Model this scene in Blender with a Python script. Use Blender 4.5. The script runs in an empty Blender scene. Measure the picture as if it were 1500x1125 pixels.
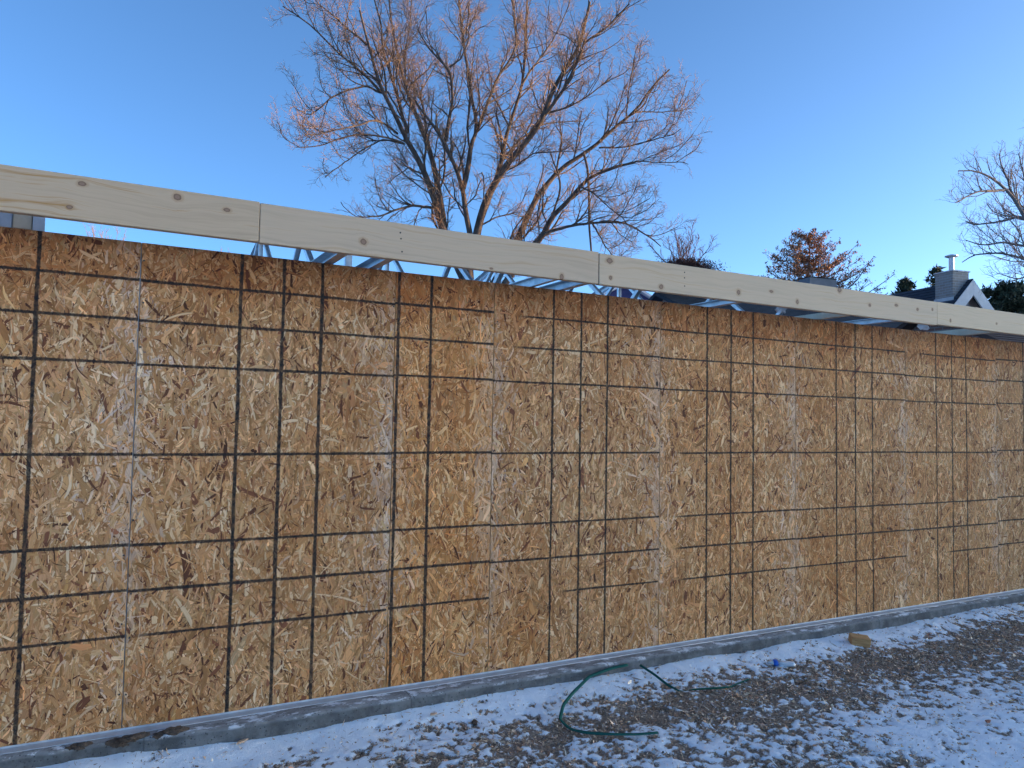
import bpy, math, random
import numpy as np
from mathutils import Matrix, Vector

sc = bpy.context.scene
COL = sc.collection

# ------------------------------------------------------------------ camera
CAM_YAW, CAM_PITCH, CAM_ROLL = math.radians(28.38), math.radians(2.84), math.radians(0.99)
CAM_LOC = Vector((0.0, -3.855, 1.381))
_r = Vector((math.cos(CAM_YAW), -math.sin(CAM_YAW), 0)); _f = Vector((math.sin(CAM_YAW), math.cos(CAM_YAW), 0))
_u = Vector((0, 0, 1))
_F = _f * math.cos(CAM_PITCH) + _u * math.sin(CAM_PITCH)
_U = _u * math.cos(CAM_PITCH) - _f * math.sin(CAM_PITCH)
_R2 = _r * math.cos(CAM_ROLL) + _U * math.sin(CAM_ROLL)
_U2 = _U * math.cos(CAM_ROLL) - _r * math.sin(CAM_ROLL)
cd = bpy.data.cameras.new('camera'); cam = bpy.data.objects.new('camera', cd); COL.objects.link(cam)
cam.matrix_world = Matrix(((_R2.x, _U2.x, -_F.x, CAM_LOC.x), (_R2.y, _U2.y, -_F.y, CAM_LOC.y),
                           (_R2.z, _U2.z, -_F.z, CAM_LOC.z), (0, 0, 0, 1)))
cd.sensor_width = 36; cd.lens = 1127 / 1500 * 36; cd.clip_start = 0.05; cd.clip_end = 3000
sc.camera = cam

# ------------------------------------------------------------------ sky, sun, exposure
SUN_EL, SUN_AZ = math.radians(4.2), math.radians(113.0)      # azimuth clockwise from +Y
w = bpy.data.worlds.new('World'); sc.world = w; w.use_nodes = True
wn = w.node_tree
sky = wn.nodes.new('ShaderNodeTexSky'); sky.sky_type = 'NISHITA'; sky.sun_disc = False
sky.sun_elevation = SUN_EL; sky.sun_rotation = SUN_AZ
sky.altitude = 800; sky.air_density = 0.45; sky.dust_density = 1.8; sky.ozone_density = 2.3
bg = wn.nodes['Background']; bg.inputs[1].default_value = 0.15
tint = wn.nodes.new('ShaderNodeMix'); tint.data_type = 'RGBA'; tint.blend_type = 'MULTIPLY'
tint.inputs[0].default_value = 1.0; tint.inputs[7].default_value = (0.94, 1.0, 0.95, 1)
wn.links.new(sky.outputs[0], tint.inputs[6]); wn.links.new(tint.outputs[2], bg.inputs[0])
sd = bpy.data.lights.new('sun', 'SUN'); sun = bpy.data.objects.new('sun', sd); COL.objects.link(sun)
sd.energy = 2.5; sd.angle = math.radians(0.5); sd.color = (1.0, 0.66, 0.38)
sdir = Vector((math.sin(SUN_AZ) * math.cos(SUN_EL), math.cos(SUN_AZ) * math.cos(SUN_EL), math.sin(SUN_EL)))
sun.rotation_euler = sdir.to_track_quat('Z', 'Y').to_euler()
sc.view_settings.view_transform = 'Standard'; sc.view_settings.look = 'None'
sc.view_settings.gamma = 1; sc.view_settings.use_curve_mapping = False
sc.view_settings.exposure = 2.19

# ------------------------------------------------------------------ helpers
rng = np.random.default_rng(11)
random.seed(5)

def tag(o, label=None, cat=None, group=None, kind=None):
    if label: o['label'] = label
    if cat: o['category'] = cat
    if group: o['group'] = group
    if kind: o['kind'] = kind
    return o

def thing(name, loc, label, cat, group=None):
    o = bpy.data.objects.new(name, None); COL.objects.link(o); o.location = loc
    o.empty_display_size = 0.1
    return tag(o, label, cat, group)

def wloc(p):
    v = Vector((0, 0, 0))
    while p is not None:
        v += p.location; p = p.parent
    return v

def raw_mesh(name, V, F, smooth=False):
    """V (n,3) array; F list of faces or (m,k) array"""
    me = bpy.data.meshes.new(name)
    V = np.asarray(V, dtype=np.float32)
    if isinstance(F, np.ndarray):
        m, k = F.shape
        me.vertices.add(len(V)); me.vertices.foreach_set('co', V.ravel())
        me.loops.add(m * k); me.loops.foreach_set('vertex_index', F.astype(np.int32).ravel())
        me.polygons.add(m); me.polygons.foreach_set('loop_start', np.arange(0, m * k, k, dtype=np.int32))
        me.update(calc_edges=True)
    else:
        me.from_pydata([tuple(v) for v in V.tolist()], [], F); me.update()
    if smooth:
        me.polygons.foreach_set('use_smooth', np.ones(len(me.polygons), dtype=bool))
    return me

def link(name, me, mat, parent=None, loc=None, world=False):
    """world=True: the mesh is in world coordinates and is moved to the parent's frame"""
    o = bpy.data.objects.new(name, me); COL.objects.link(o)
    if mat: me.materials.append(mat)
    if parent is not None:
        o.parent = parent
        if world:
            me.transform(Matrix.Translation(-wloc(parent)))
    if loc is not None: o.location = loc
    return o

class MB:
    def __init__(s): s.v = []; s.f = []
    def add(s, V, F):
        b = len(s.v); s.v += [tuple(x) for x in V]; s.f += [tuple(b + i for i in q) for q in F]
    def box(s, lo, hi, c=0.0):
        x0, y0, z0 = lo; x1, y1, z1 = hi
        if c <= 0:
            s.add([(x0,y0,z0),(x1,y0,z0),(x1,y1,z0),(x0,y1,z0),(x0,y0,z1),(x1,y0,z1),(x1,y1,z1),(x0,y1,z1)],
                  [(0,3,2,1),(4,5,6,7),(0,1,5,4),(1,2,6,5),(2,3,7,6),(3,0,4,7)]); return
        V = []; idx = {}
        for a in (0,1):
            for b in (0,1):
                for d in (0,1):
                    P = [(x0,x1)[a], (y0,y1)[b], (z0,z1)[d]]; S = [1 - 2*a, 1 - 2*b, 1 - 2*d]
                    for ax in range(3):
                        Q = [P[i] + (0 if i == ax else S[i]*c) for i in range(3)]
                        idx[(a,b,d,ax)] = len(V); V.append(Q)
        F = []
        for ax in range(3):
            o1, o2 = [i for i in range(3) if i != ax]
            for t in (0,1):
                q = []
                for (m, n) in ((0,0),(1,0),(1,1),(0,1)):
                    k = [0,0,0]; k[ax] = t; k[o1] = m; k[o2] = n; q.append(idx[tuple(k) + (ax,)])
                F.append(q)
            for (m, n) in ((0,0),(1,0),(1,1),(0,1)):
                k0 = [0,0,0]; k0[o1] = m; k0[o2] = n; k1 = list(k0); k1[ax] = 1
                F.append([idx[tuple(k0)+(o1,)], idx[tuple(k1)+(o1,)], idx[tuple(k1)+(o2,)], idx[tuple(k0)+(o2,)]])
        for a in (0,1):
            for b in (0,1):
                for d in (0,1): F.append([idx[(a,b,d,0)], idx[(a,b,d,1)], idx[(a,b,d,2)]])
        s.add(V, F)
    def bar(s, p, q, wd, ht, up=(0,0,1)):
        p, q = Vector(p), Vector(q); t = (q - p).normalized(); sdv = t.cross(Vector(up))
        if sdv.length < 1e-4: sdv = t.cross(Vector((1,0,0)))
        sdv.normalize(); n = sdv.cross(t); V = []
        for c in (p, q):
            for a, b in ((-1,-1),(1,-1),(1,1),(-1,1)): V.append(c + sdv*(a*wd/2) + n*(b*ht/2))
        s.add(V, [(0,3,2,1),(4,5,6,7),(0,1,5,4),(1,2,6,5),(2,3,7,6),(3,0,4,7)])
    def channel(s, p, q, wd, ht, th, up=(0,0,1), side=1):
        """open steel C section: web plus two flanges"""
        p, q = Vector(p), Vector(q); t = (q - p).normalized(); sdv = t.cross(Vector(up))
        if sdv.length < 1e-4: sdv = t.cross(Vector((1,0,0)))
        sdv.normalize(); n = sdv.cross(t)
        s.bar(p + sdv*(side*(wd/2 - th/2)), q + sdv*(side*(wd/2 - th/2)), th, ht - 2*th, up)
        for b in (-1, 1):
            s.bar(p + n*(b*(ht/2 - th/2)), q + n*(b*(ht/2 - th/2)), wd, th, up)
    def lathe(s, c, prof, n=10, axis='z'):
        V = []; F = []
        for (r, h) in prof:
            for i in range(n):
                a = 2*math.pi*i/n; V.append((c[0] + r*math.cos(a), c[1] + r*math.sin(a), c[2] + h))
        for k in range(len(prof) - 1):
            for i in range(n): F.append((k*n+i, k*n+(i+1)%n, (k+1)*n+(i+1)%n, (k+1)*n+i))
        F.append(tuple(range(n))[::-1]); F.append(tuple((len(prof)-1)*n + i for i in range(n)))
        s.add(V, F)
    def poly(s, pts): s.add(pts, [tuple(range(len(pts)))])
    def build(s, name, mat, parent=None, world=True, smooth=False):
        me = raw_mesh(name, np.array([tuple(v) for v in s.v]), s.f, smooth)
        return link(name, me, mat, parent, world=world)

def _hash(ix, iy, seed):
    h = (ix * 374761393 + iy * 668265263 + seed * 974634777) & 0xffffffff
    h = ((h ^ (h >> 13)) * 1274126177) & 0xffffffff
    return ((h ^ (h >> 16)) & 0xffff) / 65535.0
def vnoise(x, y, seed=0):
    ix = np.floor(x).astype(np.int64); iy = np.floor(y).astype(np.int64); fx = x - ix; fy = y - iy
    fx = fx*fx*(3-2*fx); fy = fy*fy*(3-2*fy)
    a = _hash(ix, iy, seed); b = _hash(ix+1, iy, seed); c = _hash(ix, iy+1, seed); d = _hash(ix+1, iy+1, seed)
    return (a*(1-fx)+b*fx)*(1-fy) + (c*(1-fx)+d*fx)*fy
def fbm(x, y, freq, octv=4, seed=0):
    r = 0; amp = 1; tot = 0
    for i in range(octv):
        r = r + amp*vnoise(x*freq, y*freq, seed+i*17); tot += amp; amp *= .55; freq *= 2.03
    return r / tot

# ---- node helpers
class NG:
    def __init__(s, name, rough=0.8):
        s.m = bpy.data.materials.new(name); s.m.use_nodes = True; s.nt = s.m.node_tree
        s.b = s.nt.nodes['Principled BSDF']; s.b.inputs['Roughness'].default_value = rough
        s.b.inputs['Specular IOR Level'].default_value = 0.3
    def n(s, t, **kw):
        x = s.nt.nodes.new('ShaderNode' + t)
        for k, v in kw.items(): setattr(x, k, v)
        return x
    def l(s, a, b): s.nt.links.new(a, b)
    def put(s, sock, v):
        if isinstance(v, (int, float)): sock.default_value = v
        elif isinstance(v, (tuple, list)):
            sock.default_value = tuple(v) + ((1,) if len(v) == 3 and sock.type == 'RGBA' else ())
        else: s.l(v, sock)
    def math(s, op, a, b=0.0, c=None, clamp=False):
        x = s.n('Math', operation=op, use_clamp=clamp); s.put(x.inputs[0], a); s.put(x.inputs[1], b)
        if c is not None: s.put(x.inputs[2], c)
        return x.outputs[0]
    def mix(s, f, a, b, bt='MIX'):
        x = s.n('Mix', data_type='RGBA', blend_type=bt); s.put(x.inputs[0], f); s.put(x.inputs[6], a); s.put(x.inputs[7], b)
        return x.outputs[2]
    def ss(s, v, lo, hi, a=0.0, b=1.0):
        x = s.n('MapRange', interpolation_type='SMOOTHSTEP'); s.put(x.inputs[0], v)
        for i, q in enumerate((lo, hi, a, b)): s.put(x.inputs[1+i], q)
        return x.outputs[0]
    def lin(s, v, lo, hi, a=0.0, b=1.0):
        x = s.n('MapRange'); s.put(x.inputs[0], v)
        for i, q in enumerate((lo, hi, a, b)): s.put(x.inputs[1+i], q)
        return x.outputs[0]
    def obj(s): return s.n('TexCoord').outputs['Object']
    def scale(s, v, sc3, off=(0,0,0)):
        x = s.n('Mapping'); s.put(x.inputs[0], v); x.inputs['Scale'].default_value = sc3; x.inputs['Location'].default_value = off
        return x.outputs[0]
    def noise(s, v, scale, detail=4, rough=.6, dist=0.0, out=0):
        x = s.n('TexNoise'); s.put(x.inputs['Vector'], v); x.inputs['Scale'].default_value = scale
        x.inputs['Detail'].default_value = detail; x.inputs['Roughness'].default_value = rough; x.inputs['Distortion'].default_value = dist
        return x.outputs[out]
    def attr(s, name, out='Color'):
        x = s.n('Attribute'); x.attribute_name = name; return x.outputs[out]
    def ramp(s, v, stops):
        x = s.n('ValToRGB'); s.put(x.inputs[0], v); e = x.color_ramp.elements
        while len(e) > 1: e.remove(e[-1])
        e[0].position = stops[0][0]; e[0].color = tuple(stops[0][1]) + (1,)
        for p, c in stops[1:]:
            k = e.new(p); k.color = tuple(c) + (1,)
        return x.outputs[0]
    def bump(s, h, strength=.3, dist=.01):
        x = s.n('Bump'); x.inputs['Strength'].default_value = strength; x.inputs['Distance'].default_value = dist
        s.put(x.inputs['Height'], h); s.l(x.outputs[0], s.b.inputs['Normal'])
    def col(s, c): s.put(s.b.inputs['Base Color'], c); return s
    def sep(s, v):
        x = s.n('SeparateXYZ'); s.put(x.inputs[0], v); return x.outputs
    def comb(s, a, b, c):
        x = s.n('CombineXYZ'); s.put(x.inputs[0], a); s.put(x.inputs[1], b); s.put(x.inputs[2], c); return x.outputs[0]

def m_mottled(name, c1, c2, scale=8, rough=.85, bump=.3, bd=.01, metal=0.0, stretch=(1,1,1)):
    g = NG(name, rough); v = g.scale(g.obj(), stretch)
    n = g.noise(v, scale, 6, .65)
    g.col(g.mix(g.ss(n, .3, .7), c1, c2)); g.b.inputs['Metallic'].default_value = metal
    if bump: g.bump(g.noise(v, scale*4, 4), bump, bd)
    return g.m

# ================================================================== GROUND
GZ = -0.115
def snow_cover(x, y):
    """how much snow lies at a point of the yard (before the break-up noise)"""
    g = lambda cx, cy, rx, ry: np.exp(-((x-cx)/rx)**2 - ((y-cy)/ry)**2)
    s = 0.47 + 0*x
    s += 0.62*np.exp(-np.maximum(0, -(y+.12)/.20)**2)*(1 - .6*g(6.6, -.2, 1.0, .6))
    s += 0.18*g(0.6, -.35, 1.0, .5)
    s -= 0.34*g(2.85, -.70, .55, .20) + 0.18*g(2.25, -.60, .5, .16)
    s -= 0.33*g(4.6, -.62, .8, .20) + 0.36*g(5.9, -.70, 1.2, .34) + 0.30*g(7.4, -.75, 1.2, .4)
    s -= 0.16*g(1.75, -.60, .55, .18) + .14*g(3.5, -.72, .6, .2)
    s += 0.20*g(3.9, -1.35, .8, .25) + 0.5*g(3.75, -1.9, .7, .22) + 0.10*g(2.1, -1.0, .5, .15)
    s += 0.20*g(5.5, -1.5, 1.6, .5) + .10*g(3.6, -1.5, 1.0, .45)
    return s
def snow_field(x, y):
    s = snow_cover(x, y)
    n = fbm(x, y, 2.2, 3, 3)*.40 + fbm(x, y, 11, 3, 5)*.60 + (fbm(x, y, 40, 2, 8) - .5)*.95
    return np.clip((s + (n - .5)*1.5 - .30)/.40, 0, 1)
def ground_z(x, y, snow=None):
    if snow is None: snow = snow_field(x, y)
    near = np.exp(-np.maximum(0, -(y+.13))**2/.16**2)*(y < .2)
    z = GZ + near*(.030 + .022*(fbm(x, y*0+1, 2.3, 3, 21) - .5)*2)
    fade = np.exp(-((x-3)/14)**2 - (y/9)**2)
    z = z + fade*((fbm(x, y, 1.3, 3, 31) - .5)*.03 + (fbm(x, y, 16, 4, 41) - .5)*.022*(1 - .5*snow) + snow*.010
                  + (fbm(x, y, 55, 2, 51) - .5)*.010*(1 - .7*snow))
    return z
def axis_pts(lo, hi, step, far, start_gap):
    a = list(np.arange(lo, hi + step/2, step)); g = start_gap; x = hi
    up = []
    while x < far: x += g; up.append(x); g *= 1.35
    g = start_gap; x = lo; dn = []
    while x > -far: x -= g; dn.append(x); g *= 1.35
    return np.array(dn[::-1] + a + up)
gx = axis_pts(-0.6, 8.2, .016, 1400, .05); gy = axis_pts(-2.5, -0.06, .016, 1400, .05)
X, Y = np.meshgrid(gx, gy); sn = snow_field(X, Y); Z = ground_z(X, Y, sn)
nx, ny = len(gx), len(gy)
I = np.arange(nx*ny).reshape(ny, nx)
Fg = np.stack([I[:-1,:-1], I[:-1,1:], I[1:,1:], I[1:,:-1]], -1).reshape(-1, 4)
gme = raw_mesh('ground', np.stack([X, Y, Z], -1).reshape(-1, 3), Fg, smooth=True)
at = gme.attributes.new('snow', 'FLOAT', 'POINT'); at.data.foreach_set('value', sn.astype(np.float32).ravel())
g = NG('snowy_yard', .9); o_ = g.obj()
f1 = g.math('ADD', g.attr('snow', 'Fac'), g.math('MULTIPLY', g.math('SUBTRACT', g.noise(o_, 150, 5, .8), .5), 2.3))
f2 = g.ss(f1, .38, .62)
soil = g.ramp(g.noise(o_, 95, 5, .7), [(.30, (.045,.032,.024)), (.45, (.17,.12,.085)), (.57, (.40,.29,.205)), (.75, (.62,.49,.37))])
soil = g.mix(g.ss(g.noise(o_, 5, 3), .4, .62, 0, .45), soil, (.29,.225,.175))
snowc = g.mix(g.noise(o_, 30, 3), (.84,.90,.95), (.91,.95,.98))
g.col(g.mix(f2, soil, snowc)); g.put(g.b.inputs['Roughness'], g.lin(f2, 0, 1, .95, .6))
g.bump(g.math('ADD', g.noise(o_, 130, 4, .7), g.math('MULTIPLY', f2, .4)), .55, .012)
tag(link('ground', gme, g.m), kind='structure')

# matted dead grass and leaf litter lying on the bare patches (nobody could count it)
def litter(name, n, lo, hi, smin, smax, pal, mat, flat=.5, thresh=.55, blade=False, seed=1):
    r = np.random.default_rng(seed)
    x = r.uniform(lo[0], hi[0], n*4); y = r.uniform(lo[1], hi[1], n*4)
    s = snow_field(x, y); dens = np.clip(1.05 - s, 0, 1)**1.3 + .05
    clump = fbm(x, y, 7, 3, 77); dens = dens*(.35 + 1.1*np.clip((clump - .35)*2.5, 0, 1))
    k = r.random(n*4) < dens*thresh
    x = x[k][:n]; y = y[k][:n]; m = len(x)
    L = r.uniform(smin, smax, m)*np.exp(r.normal(0, .35, m)); W = L*(r.uniform(.05, .11, m) if blade else r.uniform(.3, .8, m))
    a = r.uniform(0, 2*np.pi, m); tilt = r.normal(0, flat, m); roll = r.normal(0, flat, m); bend = r.normal(0, .5, m)
    z = ground_z(x, y) + np.abs(r.normal(.002, .004, m))
    ux = np.stack([np.cos(a)*np.cos(tilt), np.sin(a)*np.cos(tilt), np.sin(np.abs(tilt))], -1)
    vx = np.stack([-np.sin(a)*np.cos(roll), np.cos(a)*np.cos(roll), np.sin(roll)], -1)
    nz = np.cross(ux, vx); c = np.stack([x, y, z], -1)
    e = lambda u, v, h: c + ux*(L*u)[:,None] + vx*(W*v)[:,None] + nz*(L*bend*h)[:,None]
    j = lambda q: q + r.normal(0, .10, m)
    V = np.stack([e(j(-.5), j(0), .18), e(j(-.1), j(-.5), 0), e(j(.5), j(-.1), .2), e(j(.05), j(.5), .02)], 1).reshape(-1, 3)
    b = np.arange(m)*4
    F = np.concatenate([np.stack([b, b+1, b+3], -1), np.stack([b+1, b+2, b+3], -1)])
    me = raw_mesh(name, V, F)
    ca = me.color_attributes.new('tint', 'FLOAT_COLOR', 'POINT')
    pc = np.array(pal)[r.integers(0, len(pal), m)]*np.exp(r.normal(0, .45, (m, 1)))
    fz = (r.random(m) < .13)[:, None]*r.uniform(.3, .9, (m, 1)); pc = pc*(1-fz) + .78*fz          # frosted pieces
    cc = np.concatenate([np.repeat(pc, 4, 0), np.ones((m*4, 1))], 1); ca.data.foreach_set('color', cc.astype(np.float32).ravel())
    tag(link(name, me, mat), kind='stuff')
g = NG('litter', .85); g.col(g.attr('tint')); m_litter = g.m
PAL = [(.58,.38,.23), (.42,.27,.165), (.18,.12,.08), (.70,.50,.33), (.50,.28,.165), (.62,.45,.31), (.34,.235,.165)]
litter('leaf_litter', 80000, (-.4, -2.4), (8.2, -.10), .006, .018, PAL, m_litter, .52, .75, seed=3)
litter('dead_grass', 46000, (-.4, -2.4), (8.2, -.12), .014, .042, PAL[:1] + PAL[3:4] + PAL[5:6] + [(.48,.39,.28), (.22,.17,.12)], m_litter, .26, .6, blade=True, seed=4)

# ================================================================== CONCRETE FOUNDATION
def ledge_y(x):
    return np.interp(x, [-3, -.3, .2, .48, .94, 1.45, 2.25, 3.25, 4.47, 6.58, 18],
                     [-.09, -.085, -.10, -.14, -.15, -.144, -.142, -.118, -.122, -.085, -.09])
xs = np.concatenate([np.arange(-2.6, 8.2, .02), np.arange(8.2, 17.01, .4)]); n = len(xs)
ey = ledge_y(xs) + (fbm(xs, xs*0, 6, 4, 9) - .5)*.022; ez = -.016 + (fbm(xs, xs*0+3, 9, 4, 12) - .5)*.012
prof = []
for k, (yy, zz) in enumerate([(0.16, -.0105), (-.030, -.0105), (None, None), (None, None), (None, None), (None, -.40), (.16, -.40)]):
    if k == 2: p = np.stack([xs, ey + .035, ez*.4 - .007], -1)
    elif k == 3: p = np.stack([xs, ey + .006, ez], -1)
    elif k == 4: p = np.stack([xs, ey - .006, ez - .012], -1)
    elif k == 5: p = np.stack([xs, ey - .016, xs*0 - .40], -1)
    else: p = np.stack([xs, xs*0 + yy, xs*0 + zz], -1)
    prof.append(p)
# extra rows down the face so that it can be uneven
rows = prof[:5]
for t in (.15, .35, .6):
    rows.append(np.stack([xs, ey - .008 - .008*t + (fbm(xs, xs*0 + t*9, 14, 3, 15) - .5)*.006, ez - .012 - .37*t], -1))
rows += prof[5:]
V = np.concatenate(rows); I = np.arange(len(V)).reshape(len(rows), n)
Ff = np.stack([I[:-1,:-1], I[1:,:-1], I[1:,1:], I[:-1,1:]], -1).reshape(-1, 4)
g = NG('concrete', .9); o_ = g.obj(); S = g.sep(o_)
c = g.mix(g.ss(g.noise(o_, 9, 6, .65), .35, .68), (.085,.083,.080), (.175,.172,.168))
c = g.mix(g.ss(g.noise(g.scale(o_, (1, 1, .25)), 22, 4, .7), .52, .75, 0, .6), c, (.075,.07,.068))
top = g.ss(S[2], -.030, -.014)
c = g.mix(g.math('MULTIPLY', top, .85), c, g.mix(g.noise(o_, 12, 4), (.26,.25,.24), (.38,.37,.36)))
fr = g.math('MULTIPLY', top, g.ss(g.noise(g.scale(o_, (.8, 1.6, 1)), 10, 6, .7), .52, .60))
dirt = g.math('MULTIPLY', top, g.ss(g.noise(g.scale(o_, (.9, 2, 1), (7, 0, 0)), 12, 6, .72), .50, .58))
c = g.mix(g.math('MULTIPLY', dirt, .5), c, (.12,.10,.09))
c = g.mix(g.math('MULTIPLY', fr, .8), c, (.8,.8,.82))
vo = g.n('TexVoronoi'); g.l(o_, vo.inputs['Vector']); vo.inputs['Scale'].default_value = 55
pit = g.ss(vo.outputs['Distance'], .10, .24, .8, 0); c = g.mix(pit, c, (.05,.048,.046))
fm = g.math('ABSOLUTE', g.math('SUBTRACT', g.math('FRACT', g.math('DIVIDE', g.math('ADD', S[0], .37), 1.22)), .5))
c = g.mix(g.ss(fm, .0015, .004, .55, 0), c, (.05,.05,.05))
g.col(c); g.bump(g.math('SUBTRACT', g.noise(o_, 70, 5, .75), pit), .7, .008)
m_conc = g.m
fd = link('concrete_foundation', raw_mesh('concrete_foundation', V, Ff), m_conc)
tag(fd, 'grey concrete foundation ledge below the brown board wall with snow along it', 'foundation')

def lump(name, c, r, mat, seed, sub=3, flat=(1,1,1), rot=0.0, rough=.35, parent=None):
    import bmesh
    bm = bmesh.new(); bmesh.ops.create_icosphere(bm, subdivisions=sub, radius=1)
    rr = np.random.default_rng(seed); off = rr.uniform(0, 50, 3)
    V = np.array([v.co[:] for v in bm.verts])
    d = 1 + rough*(fbm(V[:,0]*1.3 + V[:,2]*.7 + off[0], V[:,1]*1.3 - V[:,2]*.9 + off[1], 1.6, 4, seed) - .5)*2
    V = V*d[:,None]*np.array(flat)*r
    cr, sr = math.cos(rot), math.sin(rot)
    V = np.stack([V[:,0]*cr - V[:,1]*sr, V[:,0]*sr + V[:,1]*cr, V[:,2]], -1)
    F = [tuple(v.index for v in f.verts) for f in bm.faces]; bm.free()
    me = raw_mesh(name, V, F)
    return link(name, me, mat, parent, loc=Vector(c))
m_mud = m_mottled('mud', (.05,.033,.024), (.13,.088,.062), 30, .95, .8, .01)
for i, (c, r, fl, lb) in enumerate([((.00, -.080, -.016), .034, (1.15,.45,.42), 'small dark clump of mud on the ledge end, furthest left of the clumps'),
                                    ((.185, -.088, -.018), .058, (1.25,.42,.36), 'long dark brown clump of mud on the ledge beside the blue seam'),
                                    ((.345, -.100, -.016), .046, (1.15,.42,.38), 'dark brown clump of mud on the ledge right of the long clump')]):
    tag(lump('mud_clump', c, r, m_mud, 60+i, 4, fl, .06, .95), lb, 'mud clump', 'mud clumps on the concrete ledge')

# ================================================================== BOARD WALL
WALL_H = 2.168
wall = thing('board_wall', (0, 0, 0), 'long wall sheathed in brown flake boards printed with a black grid', 'wall')
m_galv = m_mottled('galvanised_steel', (.42,.44,.46), (.62,.64,.66), 14, .42, .05, .002, metal=.75)
m_track = m_mottled('weathered_zinc', (.40,.42,.45), (.55,.57,.60), 9, .5, .1, .002, metal=.35)

HL = [.398, .598, .800, 1.204, 1.611, 1.811, 1.992]          # printed heights
#   start, end, vertical print lines, seam wear, {height index: (from, to) in wall metres}
W = 1.2192
PANELS = [(-2.283, -1.064, [-1.86,-1.66,-1.46], .1, {}, 0),
          (-1.064, .155, [-.645,-.443,-.24], .35, {}, .005),
          (.155, 1.374, [.594,.794,.984], .55, {0: (.155, 1.37)}, .002),
          (1.374, 1.961, [1.392,1.578], .6, {}, .007),
          (1.961, 3.155, [2.354,2.549,2.742], .65, {0: (2.40, 3.155), 6: (2.10, 3.155), 5: (2.06, 3.155)}, .001),
          (3.155, 4.376, [3.546,3.758,3.964], .6, {0: (3.29, 4.38), 1: (3.25, 4.38), 2: (3.25, 4.38), 3: (3.26, 4.38)}, -.003),
          (4.376, 5.606, [4.803,5.013,5.208], .5, {}, -.004),
          (5.606, 6.837, [5.998,6.208,6.404], .5, {0: (6.09, 6.837), 6: (5.75, 6.837)}, -.008),
          (6.837, 8.06, [7.253,7.46,7.66], .4, {}, .008)]
s0 = 8.06
while s0 < 16.9:
    PANELS.append((s0, s0 + W, [s0+.42, s0+.62, s0+.82], .3, {}, 0)); s0 += W

def osb_material(idx, s0, s1, vl, part, dz, red):
    g = NG('flake_board', .72); o_ = g.obj(); S = g.sep(o_)
    wob = g.math('MULTIPLY', g.math('SUBTRACT', g.noise(g.scale(o_, (1,1,1), (idx*3.1, 0, 0)), 2.2, 2), .5), .010)
    rag = g.math('MULTIPLY', g.math('SUBTRACT', g.noise(o_, 95, 4, .75), .5), .0110)
    X_, Z_ = g.math('ADD', S[0], g.math('ADD', wob, rag)), g.math('ADD', S[2], g.math('ADD', wob, rag))
    ink = None; wk = 1.0 if s0 < 1.9 else .86
    def acc(q):
        nonlocal ink
        ink = q if ink is None else g.math('MAXIMUM', ink, q)
    wv = g.lin(g.noise(g.scale(o_, (1, 1, 1), (0, 0, idx*2.7)), 3.5, 3), .3, .7, .0060*wk, .0094*wk)
    for v in vl:
        d = g.math('ABSOLUTE', g.math('SUBTRACT', X_, v - s0))
        acc(g.ss(g.math('DIVIDE', d, wv), .75, 1.45, 1, 0))
    wh = g.lin(g.noise(o_, 4.5, 3), .3, .7, .0046*wk, .0074*wk)
    for k, h in enumerate(HL):
        d = g.math('ABSOLUTE', g.math('SUBTRACT', Z_, h + dz))
        q = g.ss(g.math('DIVIDE', d, wh), .7, 1.5, 1, 0)
        if k in part:
            a, b = part[k][0] - s0, part[k][1] - s0
            q = g.math('MULTIPLY', q, g.math('MULTIPLY', g.ss(S[0], a - .02, a + .12), g.ss(S[0], b - .012, b, 1, 0)))
        acc(q)
    patchy = g.lin(g.noise(o_, 38, 4, .7), .25, .6, .68, 1.0)
    ink = g.math('MULTIPLY', ink, patchy)
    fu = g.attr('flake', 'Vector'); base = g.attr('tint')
    grain = g.noise(g.scale(fu, (18, 260, 1)), 1, 4, .65)
    edge = g.math('ABSOLUTE', g.sep(fu)[2]); base = g.mix(g.ss(edge, .36, .5, 0, .5), base, g.mix(1.0, base, (.62,.50,.40), 'MULTIPLY'))  # strand edges toned darker, partly resin, partly painted in place of edge shading
    c = g.mix(1.0, base, g.ramp(grain, [(.25, (.66,.63,.60)), (.5, (.98,.98,.98)), (.8, (1.2,1.19,1.17))]), 'MULTIPLY')
    blot = g.noise(g.scale(o_, (1, 1, .8), (idx*5.3, 0, idx)), 2.6, 4, .6)
    c = g.mix(1.0, c, g.ramp(blot, [(.3, (.86,.80,.74)), (.55, (1,1,1)), (.72, (1.06,1.08,1.1))]), 'MULTIPLY')
    if red is not None:
        d = g.math('ABSOLUTE', g.math('SUBTRACT', S[2], red))
        q = g.math('MULTIPLY', g.ss(d, .0006, .0022, .55, 0), g.ss(g.noise(o_, 9, 2), .42, .55))
        c = g.mix(q, c, (.25,.07,.05))
    c = g.mix(ink, c, (.012,.011,.012))
    g.col(c); g.bump(g.noise(g.scale(fu, (14, 150, 1)), 1, 4, .7), .35, .003)
    return g.m

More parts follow.
